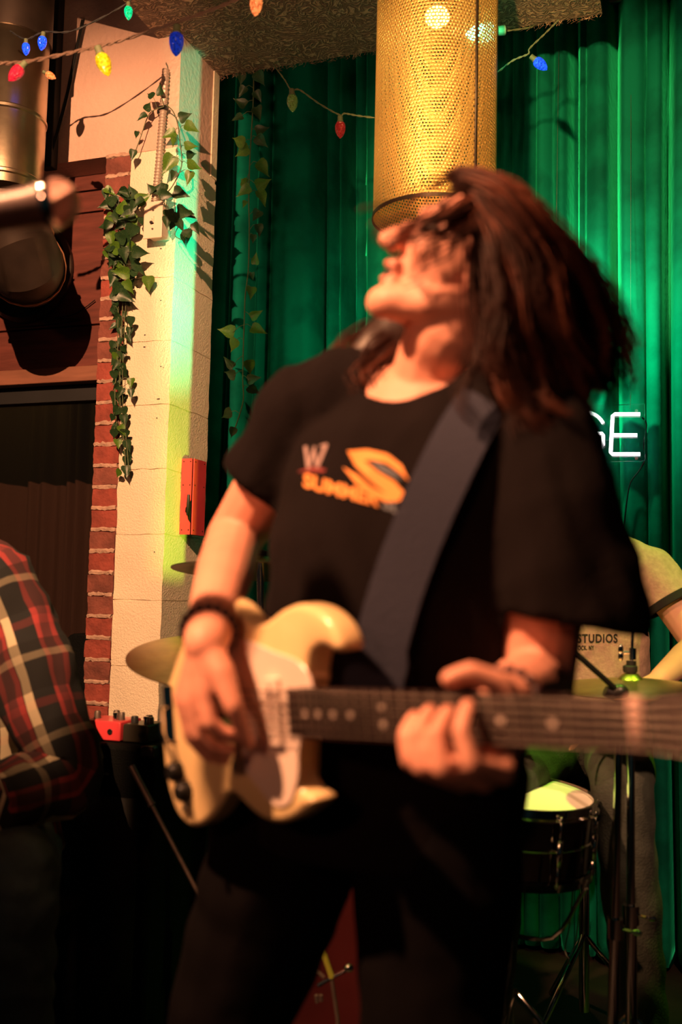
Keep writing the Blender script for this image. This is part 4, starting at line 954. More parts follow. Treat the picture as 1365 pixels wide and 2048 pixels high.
# ================================================================== GUITAR
gt = thing('electric_guitar', G(-.1, 0, -.03), 'cream double cutaway electric guitar held by the guitarist', 'guitar')
outl = [(-.300, -.06), (-.297, .0), (-.270, .040), (-.232, .085), (-.180, .125), (-.135, .139), (-.105, .131), (-.08, .113), (-.0565, .104), (-.03, .108), (0, .119), (.032, .123), (.065, .114), (.09, .096), (.101, .074), (.092, .066), (.070, .074), (.048, .066), (.038, .045), (.034, .028),
        (.0, -.028), (-.004, -.05), (-.004, -.072), (.008, -.088), (.028, -.098), (.022, -.108), (-.02, -.128), (-.0565, -.133), (-.09, -.126), (-.118, -.112), (-.134, -.106), (-.155, -.113), (-.19, -.141), (-.22, -.155), (-.248, -.157), (-.277, -.140), (-.296, -.100)]
oc = [(p.x, p.y) for p in catmull([Vector((x-(.032 if x < .036 or abs(y) > .03 else 0), y, 0)) for x, y in outl], 4, True)]
def inset(pts, d_):
    n = len(pts); out = []
    for i in range(n):
        a, b = Vector(pts[i-1]), Vector(pts[(i+1) % n]); t_ = (b-a).normalized(); nn = Vector((t_.y, -t_.x)); out.append((pts[i][0]+nn.x*d_, pts[i][1]+nn.y*d_))
    return out
area = sum(oc[i-1][0]*oc[i][1]-oc[i][0]*oc[i-1][1] for i in range(len(oc))); sg = 1 if area < 0 else -1
def slab(pts, w0, w1, bev, m, nm, parent, steps=3):
    prof = [(-bev, w0)]+[(-bev*(1-math.sin(q)), w0-(bev)*(1-math.cos(q))*0+(-bev)*(-1)*0) for q in ()]
    lv = []
    for k in range(steps+1): q = k/steps*math.pi/2; lv.append((bev*(1-math.sin(q)), w0+bev*(1-math.cos(q))))
    for k in range(steps+1): q = k/steps*math.pi/2; lv.append((bev*(1-math.cos(q)), w1-bev*(1-math.sin(q))))
    mb = MB(); rg = [[G(x, y, w_) for x, y in inset(pts, d_*sg)] for d_, w_ in lv]
    n = len(pts); mb.rings(rg, cap=False)
    me = mb.mesh(nm); bm = bmesh.new(); bm.from_mesh(me); bm.verts.ensure_lookup_table()
    for st in (0, (len(rg)-1)*n):
        f_ = bm.faces.new([bm.verts[st+k] for k in range(n)])
    bmesh.ops.triangulate(bm, faces=[f_ for f_ in bm.faces if len(f_.verts) > 4]); bmesh.ops.recalc_face_normals(bm, faces=bm.faces); bm.to_mesh(me); bm.free()
    return obj(nm, me, m, parent)
slab(oc, -.050, -.010, .009, M['cream'], 'guitar_body', gt)
pgp = [(-.150, .075), (-.12, .088), (-.08, .082), (-.04, .070), (0, .060), (.022, .045), (.028, .024), (.0, .024), (.0, -.026), (-.008, -.05), (-.012, -.075), (-.03, -.105), (-.06, -.112), (-.085, -.098), (-.105, -.085), (-.12, -.07), (-.115, -.04), (-.135, -.02), (-.150, .03)]
slab([(p.x, p.y) for p in catmull([Vector((x-.012, y, 0)) for x, y in pgp], 3, True)], -.0105, -.0075, .001, M['pg'], 'pickguard', gt, 1)
# neck and fretboard
def bar(u0_, u1_, hw0, hw1, w0, w1, m, nm, parent, rnd_back=False, n=12):
    rg = []
    for i in range(n+1):
        f_ = i/n; u_ = u0_+(u1_-u0_)*f_; h_ = hw0+(hw1-hw0)*f_
        if rnd_back: rg.append([G(u_, h_*math.cos(math.pi*k/8), w1 if k in (0, 8) else w1-(w1-w0)*math.sin(math.pi*k/8)) for k in range(9)])
        else: rg.append([G(u_, -h_, w0), G(u_, h_, w0), G(u_, h_, w1), G(u_, -h_, w1)])
    mb = MB(); mb.rings(rg); return obj(nm, mb, m, parent)
bar(-.0, .452, .0285, .0215, -.006, 0, M['rosewood'], 'fretboard', gt)
bar(-.03, .46, .027, .0215, -.030, -.006, M['rosewood'], 'neck', gt, True)
slen = .62; nutu = .44
for k in range(1, 23):
    u_ = nutu-slen*(1-2**(-k/12))
    if u_ < .004: break
    h_ = .0285-.007*u_/.45; mb = MB(); mb.tube([G(u_, -h_, .0004), G(u_, h_, .0004)], .0008, 6); obj('fret', mb, M['steel'], gt)
for k in (3, 5, 7, 9, 12, 15, 17, 19, 21):
    u_ = nutu-slen*(1-2**(-(k-.5)/12))
    for v_ in ((-.009, .009) if k == 12 else (0,)):
        mb = MB(); mb.lathe([(.0038, 0), (.0038, .0009)], G(u_, v_, 0), GN, 14, True); obj('fret_marker', mb, M['dot'], gt)
mb = MB(); mb.rings([[G(u_, -.0225, -.004), G(u_, .0225, -.004), G(u_, .0225, .006), G(u_, -.0225, .006)] for u_ in (.4375, .4480)]); obj('nut', mb, M['nut'], gt, label='pale bone nut')
# headstock and tuners
hs_o = [(.45, .021), (.47, .026), (.50, .036), (.60, .038), (.63, .030), (.635, .01), (.63, -.02), (.60, -.036), (.50, -.034), (.47, -.025), (.45, -.021)]
slab([(p.x, p.y) for p in catmull([Vector((x, y, 0)) for x, y in hs_o], 3, True)], -.026, -.010, .002, M['rosewood'], 'headstock', gt, 2)
for i in range(3):
    for s_ in (-1, 1):
        u_ = .505+.04*i; mb = MB(); mb.tube([G(u_, s_*.024, -.012), G(u_, s_*.024, .006)], .0035, 8); mb.tube([G(u_, s_*.034, -.018), G(u_, s_*.052, -.018)], .003, 6); mb.ell(G(u_, s_*.057, -.018), GA*.009, GN*.004, GB*.007, 10, 6); obj('tuning_peg', mb, M['chrome'], gt)
for i in range(6):
    f_ = (i-2.5)/2.5; mb = MB(); mb.tube([G(-.186, f_*.026, .002), G(.445, f_*.0175, .0065), G(.505+.04*(i if i < 3 else 5-i), f_*.022, .004)], .0007+.00012*i, 5); obj('string', mb, M['steel'], gt)
mb = MB()
for f_ in range(6): mb.rings([[G(-.192, (f_-2.5)*.0105-.0045, -.008), G(-.192, (f_-2.5)*.0105+.0045, -.008), G(-.192, (f_-2.5)*.0105+.0045, .002), G(-.192, (f_-2.5)*.0105-.0045, .002)], [G(-.176, (f_-2.5)*.0105-.0045, -.008), G(-.176, (f_-2.5)*.0105+.0045, -.008), G(-.176, (f_-2.5)*.0105+.0045, .001), G(-.176, (f_-2.5)*.0105-.0045, .001)]])
mb.rings([[G(u_, -.040, -.0095), G(u_, .040, -.0095), G(u_, .040, -.007), G(u_, -.040, -.007)] for u_ in (-.200, -.170)]); obj('bridge', mb, M['chrome'], gt)
for u_ in (-.140, -.055):
    mb = MB(); mb.rings([[G(q, -.040, -.0095), G(q, .040, -.0095), G(q, .040, -.0005), G(q, -.040, -.0005)] for q in (u_-.013, u_+.013)]); pk = obj('pickup', mb, M['blackplastic'] if u_ < -.1 else M['pg'], gt, bevel=.002)
    mb = MB()
    for k in range(6): mb.lathe([(.0026, 0), (.0026, .0016)], G(u_, (k-2.5)*.0112, -.0006), GN, 8, True)
    obj('pole_pieces', mb, M['chrome'], pk)
for u_, v_, r_ in ((-.290, -.085, .0135), (-.272, -.110, .0135)):
    mb = MB(); mb.lathe([(r_, 0), (r_*.95, .012), (r_*.7, .016), (r_*.68, .0165)], G(u_, v_, -.010), GN, 18, True); obj('control_knob', mb, M['blackplastic'], gt)
mb = MB(); mb.tube([G(-.262, -.124, -.002), G(-.251, -.130, .010)], .003, 8); obj('toggle_switch', mb, M['blackplastic'], gt)
mb = MB(); mb.rings([[G(u_, -.045, -.0098), G(u_, .030, -.0098), G(u_, .030, -.0072), G(u_, -.045, -.0072)] for u_ in (-.315, -.290)]); mb.tube([G(-.300, .0, -.006), G(-.300, .0, .006), G(-.29, -.03, .012), G(-.262, -.07, .012)], .003, 8); obj('tailpiece', mb, M['chrome'], gt)
# pick
mb = MB(); mb.rings([[G(-.123+x*.012, -.008-y*.026, .018+w_) for x, y in ((-.9, 0), (-.5, .6), (0, 1), (.5, .6), (.9, 0))] for w_ in (0, .0012)]); tag(obj('guitar_pick', mb, M['b_olive']), 'small pale pick pinched in the right hand of the guitarist', 'pick')

# ================================================================== DRUM KIT
def cymbal(loc, axis, r_, label, group, stand_to=None, bell=.16, mcym='cymbal'):
    t_ = thing('cymbal', loc, label, 'cymbal', group)
    prof = [(.006, .028*r_/.2), (r_*bell*.6, .026*r_/.2), (r_*bell, .013*r_/.2), (r_*.5, .006*r_/.2), (r_*.85, -.004*r_/.2), (r_, -.009*r_/.2), (r_*.999, -.0105*r_/.2), (r_*.5, .0045*r_/.2), (r_*bell, .0115*r_/.2), (.006, .0265*r_/.2)]
    mb = MB(); mb.lathe(prof, loc, axis, 64); obj('bronze_plate', mb, M[mcym], t_)
    mb = MB(); a = Vector(axis).normalized(); l_ = Vector(loc); mb.lathe([(.014, .026), (.016, .030), (.016, .040), (.008, .044)], l_, a, 16, True); obj('felt_washer', mb, M['dark'], t_)
    return t_
def tripod(name, base, top_, label, r_=.010, parts=(), legs=3, a0=.3, spread=.26):
    t_ = thing(name, base, label, 'stand'); b = Vector(base); tp = Vector(top_)
    m_ = b+(tp-b)*.5; mb = MB(); mb.tube([b+Vector((0, 0, .06)), m_], r_*1.3, 12); obj('lower_tube', mb, M['chrome'], t_)
    mb = MB(); mb.tube([m_, tp], r_*.9, 12); obj('upper_tube', mb, M['chrome'], t_)
    mb = MB(); mb.tube([m_-Vector((0, 0, .02)), m_+Vector((0, 0, .02))], r_*1.8, 12); mb.tube([m_, m_+Vector((.035, -.01, 0))], .004, 6); mb.ell(m_+Vector((.042, -.012, 0)), (.012, 0, 0), (0, .004, 0), (0, 0, .006), 8, 6); obj('wing_nut_collar', mb, M['chrome'], t_)
    for k in range(legs):
        a = a0+k*2*math.pi/legs; e = b+Vector((math.cos(a)*spread, math.sin(a)*spread, .012)); k1 = b+Vector((0, 0, .26))
        mb = MB(); mb.tube([k1, e], .006, 6); mb.tube([b+Vector((0, 0, .09)), (k1+e)/2], .004, 6); lg = obj('leg', mb, M['chrome'], t_)
        mb = MB(); mb.ell(e, (.013, 0, 0), (0, .013, 0), (0, 0, .012), 8, 6); obj('rubber_foot', mb, M['blackplastic'], lg)
    return t_
# left crash (big) and small one above
cl_c = P(468, 1312, 2.12); axc = (Vector((0, 0, 1))+RIGHT*.05-FWD*.20).normalized()
cymbal(cl_c, axc, .226, 'large bronze crash cymbal left of the guitarist at arm height', 'drum kit cymbals')
cs_c = P(520, 1136, 2.35); cymbal(cs_c, (Vector((0, 0, 1))+RIGHT*.02+FWD*.09).normalized(), .208, 'higher bronze cymbal behind the right arm of the guitarist', 'drum kit cymbals')
tripod('cymbal_stand', (cl_c.x, cl_c.y, 0), cl_c+Vector((0, 0, .03)), 'chrome tripod stand under the large left crash cymbal', a0=.2)
tripod('cymbal_stand', (cs_c.x+.02, cs_c.y+.1, 0), cs_c+Vector((0, 0, .03)), 'chrome stand under the higher left cymbal', a0=1.0)
# hi-hat at right
hc = P(1262, 1374, 2.2); axh = (Vector((0, 0, 1))-RIGHT*.03-FWD*.03).normalized()
cymbal(hc+Vector((0, 0, .006)), axh, .178, 'upper hi-hat cymbal lit green at right', 'hi-hat pair')
cymbal(hc-Vector((0, 0, .012)), -axh, .178, 'lower hi-hat cymbal directly under the green lit one', 'hi-hat pair')
hb = Vector((hc.x, hc.y, 0)); th = tripod('hi_hat_stand', hb, hc-Vector((0, 0, .02)), 'chrome hi-hat stand behind the end of the guitar neck', a0=.8)
rod_top = P(1268, 1215, 2.2)
mb = MB(); mb.tube([hc, rod_top], .0035, 8); obj('pull_rod', mb, M['chrome'], th)
mb = MB(); q = hc+(rod_top-hc)*.24; mb.tube([q-Vector((0, 0, .02)), q+Vector((0, 0, .016))], .011, 12); obj('clutch_collar', mb, M['blackmetal'], th)
q = P(1266, 1306, 2.2); mb = MB(); mb.tube([q+UP*.012, q-UP*.014], .008, 12); mb.tube([q, q-RIGHT*.02], .0035, 8); mb.ell(q-RIGHT*.026+UP*.008, RIGHT*.006, FWD*.003, UP*.011, 10, 6); mb.ell(q-RIGHT*.026-UP*.008, RIGHT*.006, FWD*.003, UP*.011, 10, 6); obj('clutch_wing_nut', mb, M['chrome'], th)
# mic stand with boom in front of hi-hat
b0 = P(1240, 1385, 2.05); mb_ = Vector((P(1222, 1950, 2.05).x, P(1222, 1950, 2.05).y, 0))
tb = tripod('microphone_stand', mb_, b0, 'thin black boom stand in front of the hi-hat at right', r_=.009, a0=.5)
mb = MB(); mb.tube([b0, P(1145, 1300, 2.0), P(1010, 1180, 1.98)], .006, 8); obj('boom_arm', mb, M['blackmetal'], tb)
mb = MB(); mb.ell(b0, RIGHT*.02, FWD*.014, UP*.018, 12, 8); mb.tube([b0-RIGHT*.03+UP*.004, b0+RIGHT*.012-UP*.016], .011, 10); obj('boom_clamp', mb, M['blackmetal'], tb)
# snare
sc_ = P(1032, 1586, 2.25); axs = (Vector((0, 0, 1))+RIGHT*.06-FWD*.05).normalized(); SR = .178; dep = .155
t = thing('snare_drum', sc_-axs*dep, 'black chrome snare drum with lime lit white head', 'drum')
mb = MB(); mb.lathe([(SR-.004, -.004), (SR-.004, -dep+.01)], sc_, axs, 64, False); obj('shell', mb, M['snare'], t)
mb = MB(); mb.lathe([(0.001, .0), (SR-.006, .0), (SR-.004, -.006)], sc_, axs, 64, False); obj('drumhead', mb, M['drumhead'], t)
mb = MB(); mb.lathe([(SR-.007, .008), (SR+.002, .009), (SR+.003, -.008), (SR+.008, -.012), (SR+.008, -.015), (SR-.004, -.014), (SR-.006, .006)], sc_, axs, 64, False); obj('top_hoop', mb, M['chrome'], t)
mb = MB(); mb.lathe([(SR-.004, -dep-.004), (SR+.004, -dep-.006), (SR+.008, -dep+.012), (SR-.002, -dep+.014)], sc_, axs, 64, False); obj('bottom_hoop', mb, M['chrome'], t)
mb = MB(); mb.lathe([(SR-.0035, -.074), (SR-.001, -.077), (SR-.0035, -.081)], sc_, axs, 64, False); obj('shell_bead', mb, M['chrome'], t)
a_ = axs.orthogonal().normalized(); b_ = axs.cross(a_)
for k in range(10):
    q = 2*math.pi*(k+.35)/10; d_ = a_*math.cos(q)+b_*math.sin(q); p = sc_+d_*(SR+.010)
    mb = MB(); mb.tube([p-axs*.004, p-axs*.055], .0028, 6); mb.tube([p-axs*.10, p-axs*(dep-.004)], .0028, 6); mb.tube([p-axs*.05, p-axs*.105], .0065, 8); mb.tube([p+axs*.0, p-axs*.012], .005, 6); obj('tension_lug', mb, M['chrome'], t)
t = thing('snare_stand', (sc_.x, sc_.y, 0), 'thin chrome snare stand basket and tripod under the snare drum', 'stand')
bs = sc_-axs*(dep+.16)
for k in range(3):
    q = 2*math.pi*k/3+.9; d_ = a_*math.cos(q)+b_*math.sin(q); mb = MB(); mb.tube(catmull([bs, bs+d_*.12+axs*.03, bs+d_*.178+axs*.135, bs+d_*.190+axs*.158], 4), .005, 8); obj('basket_arm', mb, M['chrome'], t)
mb = MB(); mb.tube([Vector((sc_.x, sc_.y, .05)), bs], .011, 10); obj('centre_tube', mb, M['chrome'], t)
for k in range(3):
    q = 2*math.pi*k/3+.3; mb = MB(); mb.tube([Vector((sc_.x, sc_.y, .28)), Vector((sc_.x+.24*math.cos(q), sc_.y+.24*math.sin(q), .012))], .006, 6); obj('leg', mb, M['chrome'], t)
wl_ = catmull([P(1147, 1775, 2.2), P(1140, 1850, 2.2), P(1131, 1895, 2.2), P(1136, 1915, 2.2), P(1135, 1930, 2.2)], 4); wr_ = catmull([P(1166, 1775, 2.2), P(1155, 1860, 2.2), P(1148, 1900, 2.2), P(1138, 1914, 2.2), P(1140, 1930, 2.2)], 4)
mb = MB(); mb.tube(wl_, .0016, 5); mb.tube(wr_, .0016, 5); obj('wire_bail', mb, M['chrome'], t)
# bass drum seen between the legs
bc = P(700, 1850, 2.15); bc.z = .30; axb = (-FWD*.95-RIGHT*.05); axb.z = 0; axb.normalize()
t = thing('bass_drum', Vector((bc.x, bc.y, 0)), 'dark red bass drum behind the guitarist legs', 'drum')
mb = MB(); mb.lathe([(.275, 0), (.275, -.40)], bc, axb, 64, True); obj('shell', mb, M['bass'], t)
mb = MB(); mb.lathe([(.265, .004), (.283, .004), (.283, -.04), (.276, -.04)], bc, axb, 64); obj('hoop', mb, M['blackmetal'], t)
mb = MB(); mb.lathe([(.001, .002), (.268, .002), (.27, -.002)], bc, axb, 64); obj('front_head', mb, M['bass'], t)
for k in range(8):
    q = 2*math.pi*(k+.5)/8; a = axb.orthogonal().normalized(); b = axb.cross(a); p = bc+(a*math.cos(q)+b*math.sin(q))*.286
    mb = MB(); mb.tube([p+axb*.01, p-axb*.09], .004, 6); mb.box(p+axb*-.01, (.02, .02, .02)); obj('claw', mb, M['chrome'], t)
# slim yellow-green stand piece between legs
t = thing('kick_stand', Vector((P(650, 1950, 1.95).x, P(650, 1950, 1.95).y, 0)), 'small folding stand with a yellow-green tube between the guitarist legs', 'stand')
q0 = P(660, 1955, 1.9)
mb = MB(); mb.tube(catmull([P(622, 1852, 1.9), P(645, 1900, 1.9), P(664, 1955, 1.9)], 5), .0055, 8); obj('upper_tube', mb, mat('yellow_green_tube', (.42, .46, .06), .35, .3), t)
mb = MB(); mb.tube([P(636, 1972, 1.9), P(664, 1955, 1.9), P(698, 1938, 1.9)], .004, 8); mb.ell(P(698, 1936, 1.9), RIGHT*.010, FWD*.008, UP*.008, 8, 6); obj('cross_bar', mb, M['chrome'], t)
mb = MB(); mb.tube([P(664, 1958, 1.9), P(676, 2040, 1.9), Vector((P(680, 2048, 1.9).x, P(680, 2048, 1.9).y, .0))], .004, 8); obj('lower_tube', mb, M['steel'], t)
mb = MB(); mb.tube([P(648, 1955, 1.9), P(636, 1943, 1.9), P(622, 1945, 1.9), P(622, 1960, 1.9)], .004, 8); mb.tube([P(633, 1990, 1.9), P(635, 2005, 1.9)], .004, 6); mb.tube([P(642, 1990, 1.9), P(643, 2002, 1.9)], .004, 6); obj('spring_hook', mb, M['steel'], t)

# ================================================================== DRUMMER
dr = thing('person', Vector((P(1170, 1500, 2.7).x, P(1170, 1500, 2.7).y, .0)), 'seated drummer in a heather tan t-shirt with black cuffs and lettering', 'person')
D = lambda x, y, d: P(x, y, d)
dn_ = D(1150, 1085, 2.68); dsL = D(1302, 1140, 2.66); dsR = D(1010, 1140, 2.70); dpel = D(1170, 1480, 2.72)
dhc = D(1118, 985, 2.64); dF = (-FWD*.85-UP*.35-RIGHT*.1).normalized(); dU = (UP-dF*UP.dot(dF)).normalized(); dS = dF.cross(dU)
DH = lambda f_, u_, s_=0: dhc+dF*f_+dU*u_+dS*s_
b = MB(); head_shape(b, DH, dF, dU, dS)
b.chain([(DH(-.02, -.05), .056), (dn_, .06)]); b.chain([(dn_, .055), (dsL, .056)]); b.chain([(dn_, .055), (dsR, .056)])
b.ell(D(1160, 1220, 2.70), RIGHT*.16, FWD*.10, UP*.17); b.ell(D(1165, 1380, 2.72), RIGHT*.15, FWD*.11, UP*.16); b.ell(dpel, RIGHT*.16, FWD*.12, UP*.11)
dkL = D(1245, 1560, 2.30); dkR = D(1000, 1570, 2.30)
dfL = Vector((D(1290, 1900, 2.35).x, D(1290, 1900, 2.35).y, .05)); dfR = Vector((D(960, 1900, 2.2).x, D(960, 1900, 2.2).y, .05))
for h_, k_, f_ in ((D(1230, 1490, 2.70), dkL, dfL), (D(1100, 1490, 2.70), dkR, dfR)): b.chain([(h_, .08), (k_, .056), (f_+(k_-f_)*.6, .05), (f_, .036), (f_-FWD*.13+Vector((0, 0, -.02)), .03)])
def simple_hand(mb, wr, dirv, nrm, grip=.9):
    dirv = dirv.normalized(); sd = dirv.cross(nrm).normalized(); nrm = sd.cross(dirv).normalized()
    for i, (ln, r_) in enumerate(((.040, .0098), (.044, .0102), (.041, .0096), (.033, .0086))):
        k_ = wr+dirv*(.082-.004*abs(i-1.2))+sd*(.027-.018*i); mb.chain([(wr, .022), (wr*.5+k_*.5, .017), (k_, .0125)])
        p = k_; d_ = dirv; 
        for sgm, ln2 in enumerate((ln, ln*.62, ln*.5)):
            d_ = Matrix.Rotation(-grip*(1.0 if sgm else .8), 3, sd) @ d_; q_ = p+d_*ln2; mb.caps(p, r_+.001, q_, r_); p = q_; r_ -= .0007
    th_ = wr+dirv*.035+sd*.034+nrm*-.01; mb.chain([(wr, .02), (th_, .0145), (th_+dirv*.03+sd*.004-nrm*.022, .0110), (th_+dirv*.042-sd*.012-nrm*.036, .0095)])
deL = D(1402, 1292, 2.58); dwL = D(1322, 1358, 2.42)
b.chain([(dsL, .055), (deL, .043), (deL*.6+dwL*.4, .041), (dwL, .028)]); simple_hand(b, dwL, -RIGHT*.8-FWD*.55-UP*.25, UP)
deR = D(935, 1300, 2.58); dwR = D(985, 1400, 2.38)
b.chain([(dsR, .055), (deR, .043), (deR*.6+dwR*.4, .041), (dwR, .028)]); simple_hand(b, dwR, RIGHT*.5-FWD*.8-UP*.2, UP)
obj('body', remesh(b, .005, 3), M['skin_pale'], dr)
j = MB(); 
for h_, k_, f_ in ((D(1235, 1490, 2.70), dkL, dfL), (D(1100, 1490, 2.70), dkR, dfR)): j.chain([(h_, .098), (k_, .074), (f_+(k_-f_)*.5, .065), (f_+Vector((0, 0, .05)), .06)])
j.ell(dpel, RIGHT*.175, FWD*.135, UP*.12)
me = remesh(j, .009, 5)
for v in me.vertices: v.co += v.normal*(.007*noise.noise(Vector((v.co.x*16+v.co.z*10, v.co.y*10, v.co.z*14))))
obj('jeans', me, M['greenjeans'], dr)
for f_ in (dfL, dfR):
    mb = MB(); mb.chain([(f_+Vector((0, 0, -.005)), .043), (f_-FWD*.16+Vector((0, 0, -.02)), .034)]); obj('shoe', remesh(mb, .006, 3), M['dark'], dr)
s = MB()
rg = [ring(D(1152, 1078, 2.68), .075, .07, -FWD, RIGHT), ring(D(1155, 1105, 2.68), .135, .085, -FWD, RIGHT), ring(D(1158, 1150, 2.69), .185, .11, -FWD, RIGHT), ring(D(1160, 1250, 2.70), .185, .128, -FWD, RIGHT), ring(D(1163, 1350, 2.71), .180, .132, -FWD, RIGHT), ring(D(1166, 1450, 2.72), .182, .140, -FWD, RIGHT)]
s.rings(rg); s.chain([(dn_, .062), (dsL, .066)]); s.chain([(dn_, .062), (dsR, .066)])
s.chain([(dsL, .068), (dsL*.5+deL*.5, .070)]); s.chain([(dsR, .068), (dsR*.5+deR*.5, .070)])
me = remesh(s, .008, 5)
cL_ = dsL*.58+deL*.42; aLd = (deL-dsL).normalized(); cR_ = dsR*.58+deR*.42; aRd = (deR-dsR).normalized()
me = cut_faces(me, [(cL_, aLd, lambda c: (c-cL_).length < .11), (cR_, aRd, lambda c: (c-cR_).length < .11), (D(1152, 1086, 2.66), UP, lambda c: (c-dn_).length < .085), (D(1166, 1440, 2.72), -UP, lambda c: True)])
me.update(); nr = [v.normal.copy() for v in me.vertices]
for v, n_ in zip(me.vertices, nr): v.co += n_*(.007*noise.noise(Vector((v.co.x*12, v.co.y*12, v.co.z*7)))+.004*noise.noise(v.co*30))
soften_hems(me); dshirt = obj('t_shirt', me, M['heather'], dr); dshirt.modifiers.new('thick', 'SOLIDIFY').thickness = .002
DB = bvh_of(me)
for c_, a_ax, in ((cL_, aLd), (cR_, aRd)):
    mb = MB(); mb.lathe([(.0715, -.010), (.0735, -.008), (.0735, .010), (.0705, .012), (.068, .008)], c_, a_ax, 28); obj('sleeve_cuff', mb, M['heatherdark'], dshirt)
def lay2(body_, x0, x1, y, hgt, sk=0):
    tm = text_mesh(body_, 1, .03, 1.15); wm = max(v.co.x for v in tm.vertices); hm_ = max(v.co.y for v in tm.vertices); 
    for v in tm.vertices:
        px = x0+(x1-x0)*v.co.x/wm; py = y-hgt*v.co.y/hm_; q = cast(DB, px, py, .002); v.co = q if q is not None else P(px, py, 2.57)
    obj('printed_lettering', tm, M['ink'], dshirt, False)
lay2('STUDIOS', 1156, 1236, 1285, 17); lay2('DSTOCK, NY', 1143, 1189, 1300, 9)
hm = MB(); hm.ell(DH(-.03, .035), dF*.10, dS*.088, dU*.092); hm.ell(DH(-.045, -.02), dF*.075, dS*.085, dU*.085); me = remesh(hm, .007, 4)
for v in me.vertices: v.co += v.normal*.008*noise.noise(v.co*40)
obj('hair', me, M['hair'], dr)
for wr_p, d_, lab in ((dwL, (-RIGHT*.75-FWD*.6-UP*.30), 'drumstick in the left hand of the drummer'), (dwR, (-RIGHT*.9-FWD*.3-UP*.1), 'drumstick in the hidden right hand of the drummer')):
    d_ = d_.normalized(); p = wr_p+d_*.07-UP*.012; mb = MB(); mb.tube([p-d_*.08, p, p+d_*.2, p+d_*.27, p+d_*.285, p+d_*.295], [.007, .007, .0065, .004, .0055, .002], 8); tag(obj('drumstick', mb, M['wood']), lab, 'drumstick')
t = thing('drum_throne', Vector((dpel.x, dpel.y, 0)), 'round black drum stool under the drummer', 'stool')
mb = MB(); mb.lathe([(.16, -.05), (.17, -.03), (.17, 0), (.15, .015), (.001, .018)], dpel-UP*.13, (0, 0, 1), 40, True); obj('seat', mb, M['tolex'], t)
mb = MB(); mb.tube([dpel-UP*.17, Vector((dpel.x, dpel.y, .05))], .014, 10); obj('post', mb, M['chrome'], t)
for k in range(3):
    q = 2*math.pi*k/3; mb = MB(); mb.tube([Vector((dpel.x, dpel.y, .25)), Vector((dpel.x+.22*math.cos(q), dpel.y+.22*math.sin(q), .01))], .008, 6); obj('leg', mb, M['chrome'], t)

# ================================================================== PLAID PERSON
pl = thing('person', Vector((P(-80, 1500, 2.1).x, P(-80, 1500, 2.1).y, 0)), 'seated person in a red, cream and black plaid flannel shirt at the left edge', 'person')
psh = P(-5, 1160, 2.14); pel = P(122, 1545, 2.02); pwr = P(-40, 1610, 1.86); pnk = P(-150, 1080, 2.2); psl = P(-300, 1160, 2.1); phc = P(-165, 960, 2.16)
pF = (-FWD*.7-RIGHT*.45+UP*-.1).normalized(); pU = (UP-pF*UP.dot(pF)).normalized(); pS = pF.cross(pU); PH = lambda f_, u_, s_=0: phc+pF*f_+pU*u_+pS*s_
b = MB(); head_shape(b, PH, pF, pU, pS); b.chain([(PH(-.02, -.05), .057), (pnk, .062)]); b.chain([(pnk, .055), (psh, .056)]); b.chain([(pnk, .055), (psl, .056)])
b.ell(P(-130, 1280, 2.2), RIGHT*.17, FWD*.11, UP*.19); b.ell(P(-120, 1500, 2.24), RIGHT*.16, FWD*.12, UP*.18)
b.chain([(psh, .055), (pel, .044), (pel*.6+pwr*.4, .041), (pwr, .028)]); simple_hand(b, pwr, -RIGHT*.8-FWD*.3, UP)
pel2 = P(-420, 1480, 2.0); pwr2 = P(-300, 1640, 1.85); b.chain([(psl, .055), (pel2, .044), (pwr2, .028)]); simple_hand(b, pwr2, RIGHT*.8-FWD*.3, UP)
pkR = P(30, 1760, 1.78); pkL = P(-330, 1760, 1.72); pfR = Vector((P(40, 2000, 1.85).x, P(40, 2000, 1.85).y, .05)); pfL = Vector((P(-330, 2000, 1.85).x, P(-330, 2000, 1.85).y, .05))
for h_, k_, f_ in ((P(-20, 1690, 2.24), pkR, pfR), (P(-230, 1690, 2.24), pkL, pfL)): b.chain([(h_, .08), (k_, .056), (f_, .036), (f_+pF*.14+Vector((0, 0, -.02)), .03)])
obj('body', remesh(b, .006, 3), M['skin_pale'], pl)
j = MB()
for h_, k_, f_ in ((P(20, 1700, 2.22), pkR, pfR), (P(-230, 1700, 2.24), pkL, pfL)): j.chain([(h_, .11), (k_, .080), (f_+(k_-f_)*.5, .068), (f_+Vector((0, 0, .05)), .062)])
j.ell(P(-110, 1690, 2.25), RIGHT*.2, FWD*.13, UP*.12)
me = remesh(j, .009, 5)
for v in me.vertices: v.co += v.normal*(.010*noise.noise(Vector((v.co.x*18+v.co.z*10, v.co.y*10, v.co.z*24))))
obj('jeans', me, M['denim'], pl)
for f_ in (pfR, pfL):
    mb = MB(); mb.chain([(f_+Vector((0, 0, -.005)), .043), (f_+pF*.16+Vector((0, 0, -.02)), .034)]); obj('shoe', remesh(mb, .006, 3), M['dark'], pl)
hm = MB(); hm.ell(PH(-.03, .035), pF*.10, pS*.088, pU*.092); obj('hair', remesh(hm, .008, 3), M['hair'], pl)
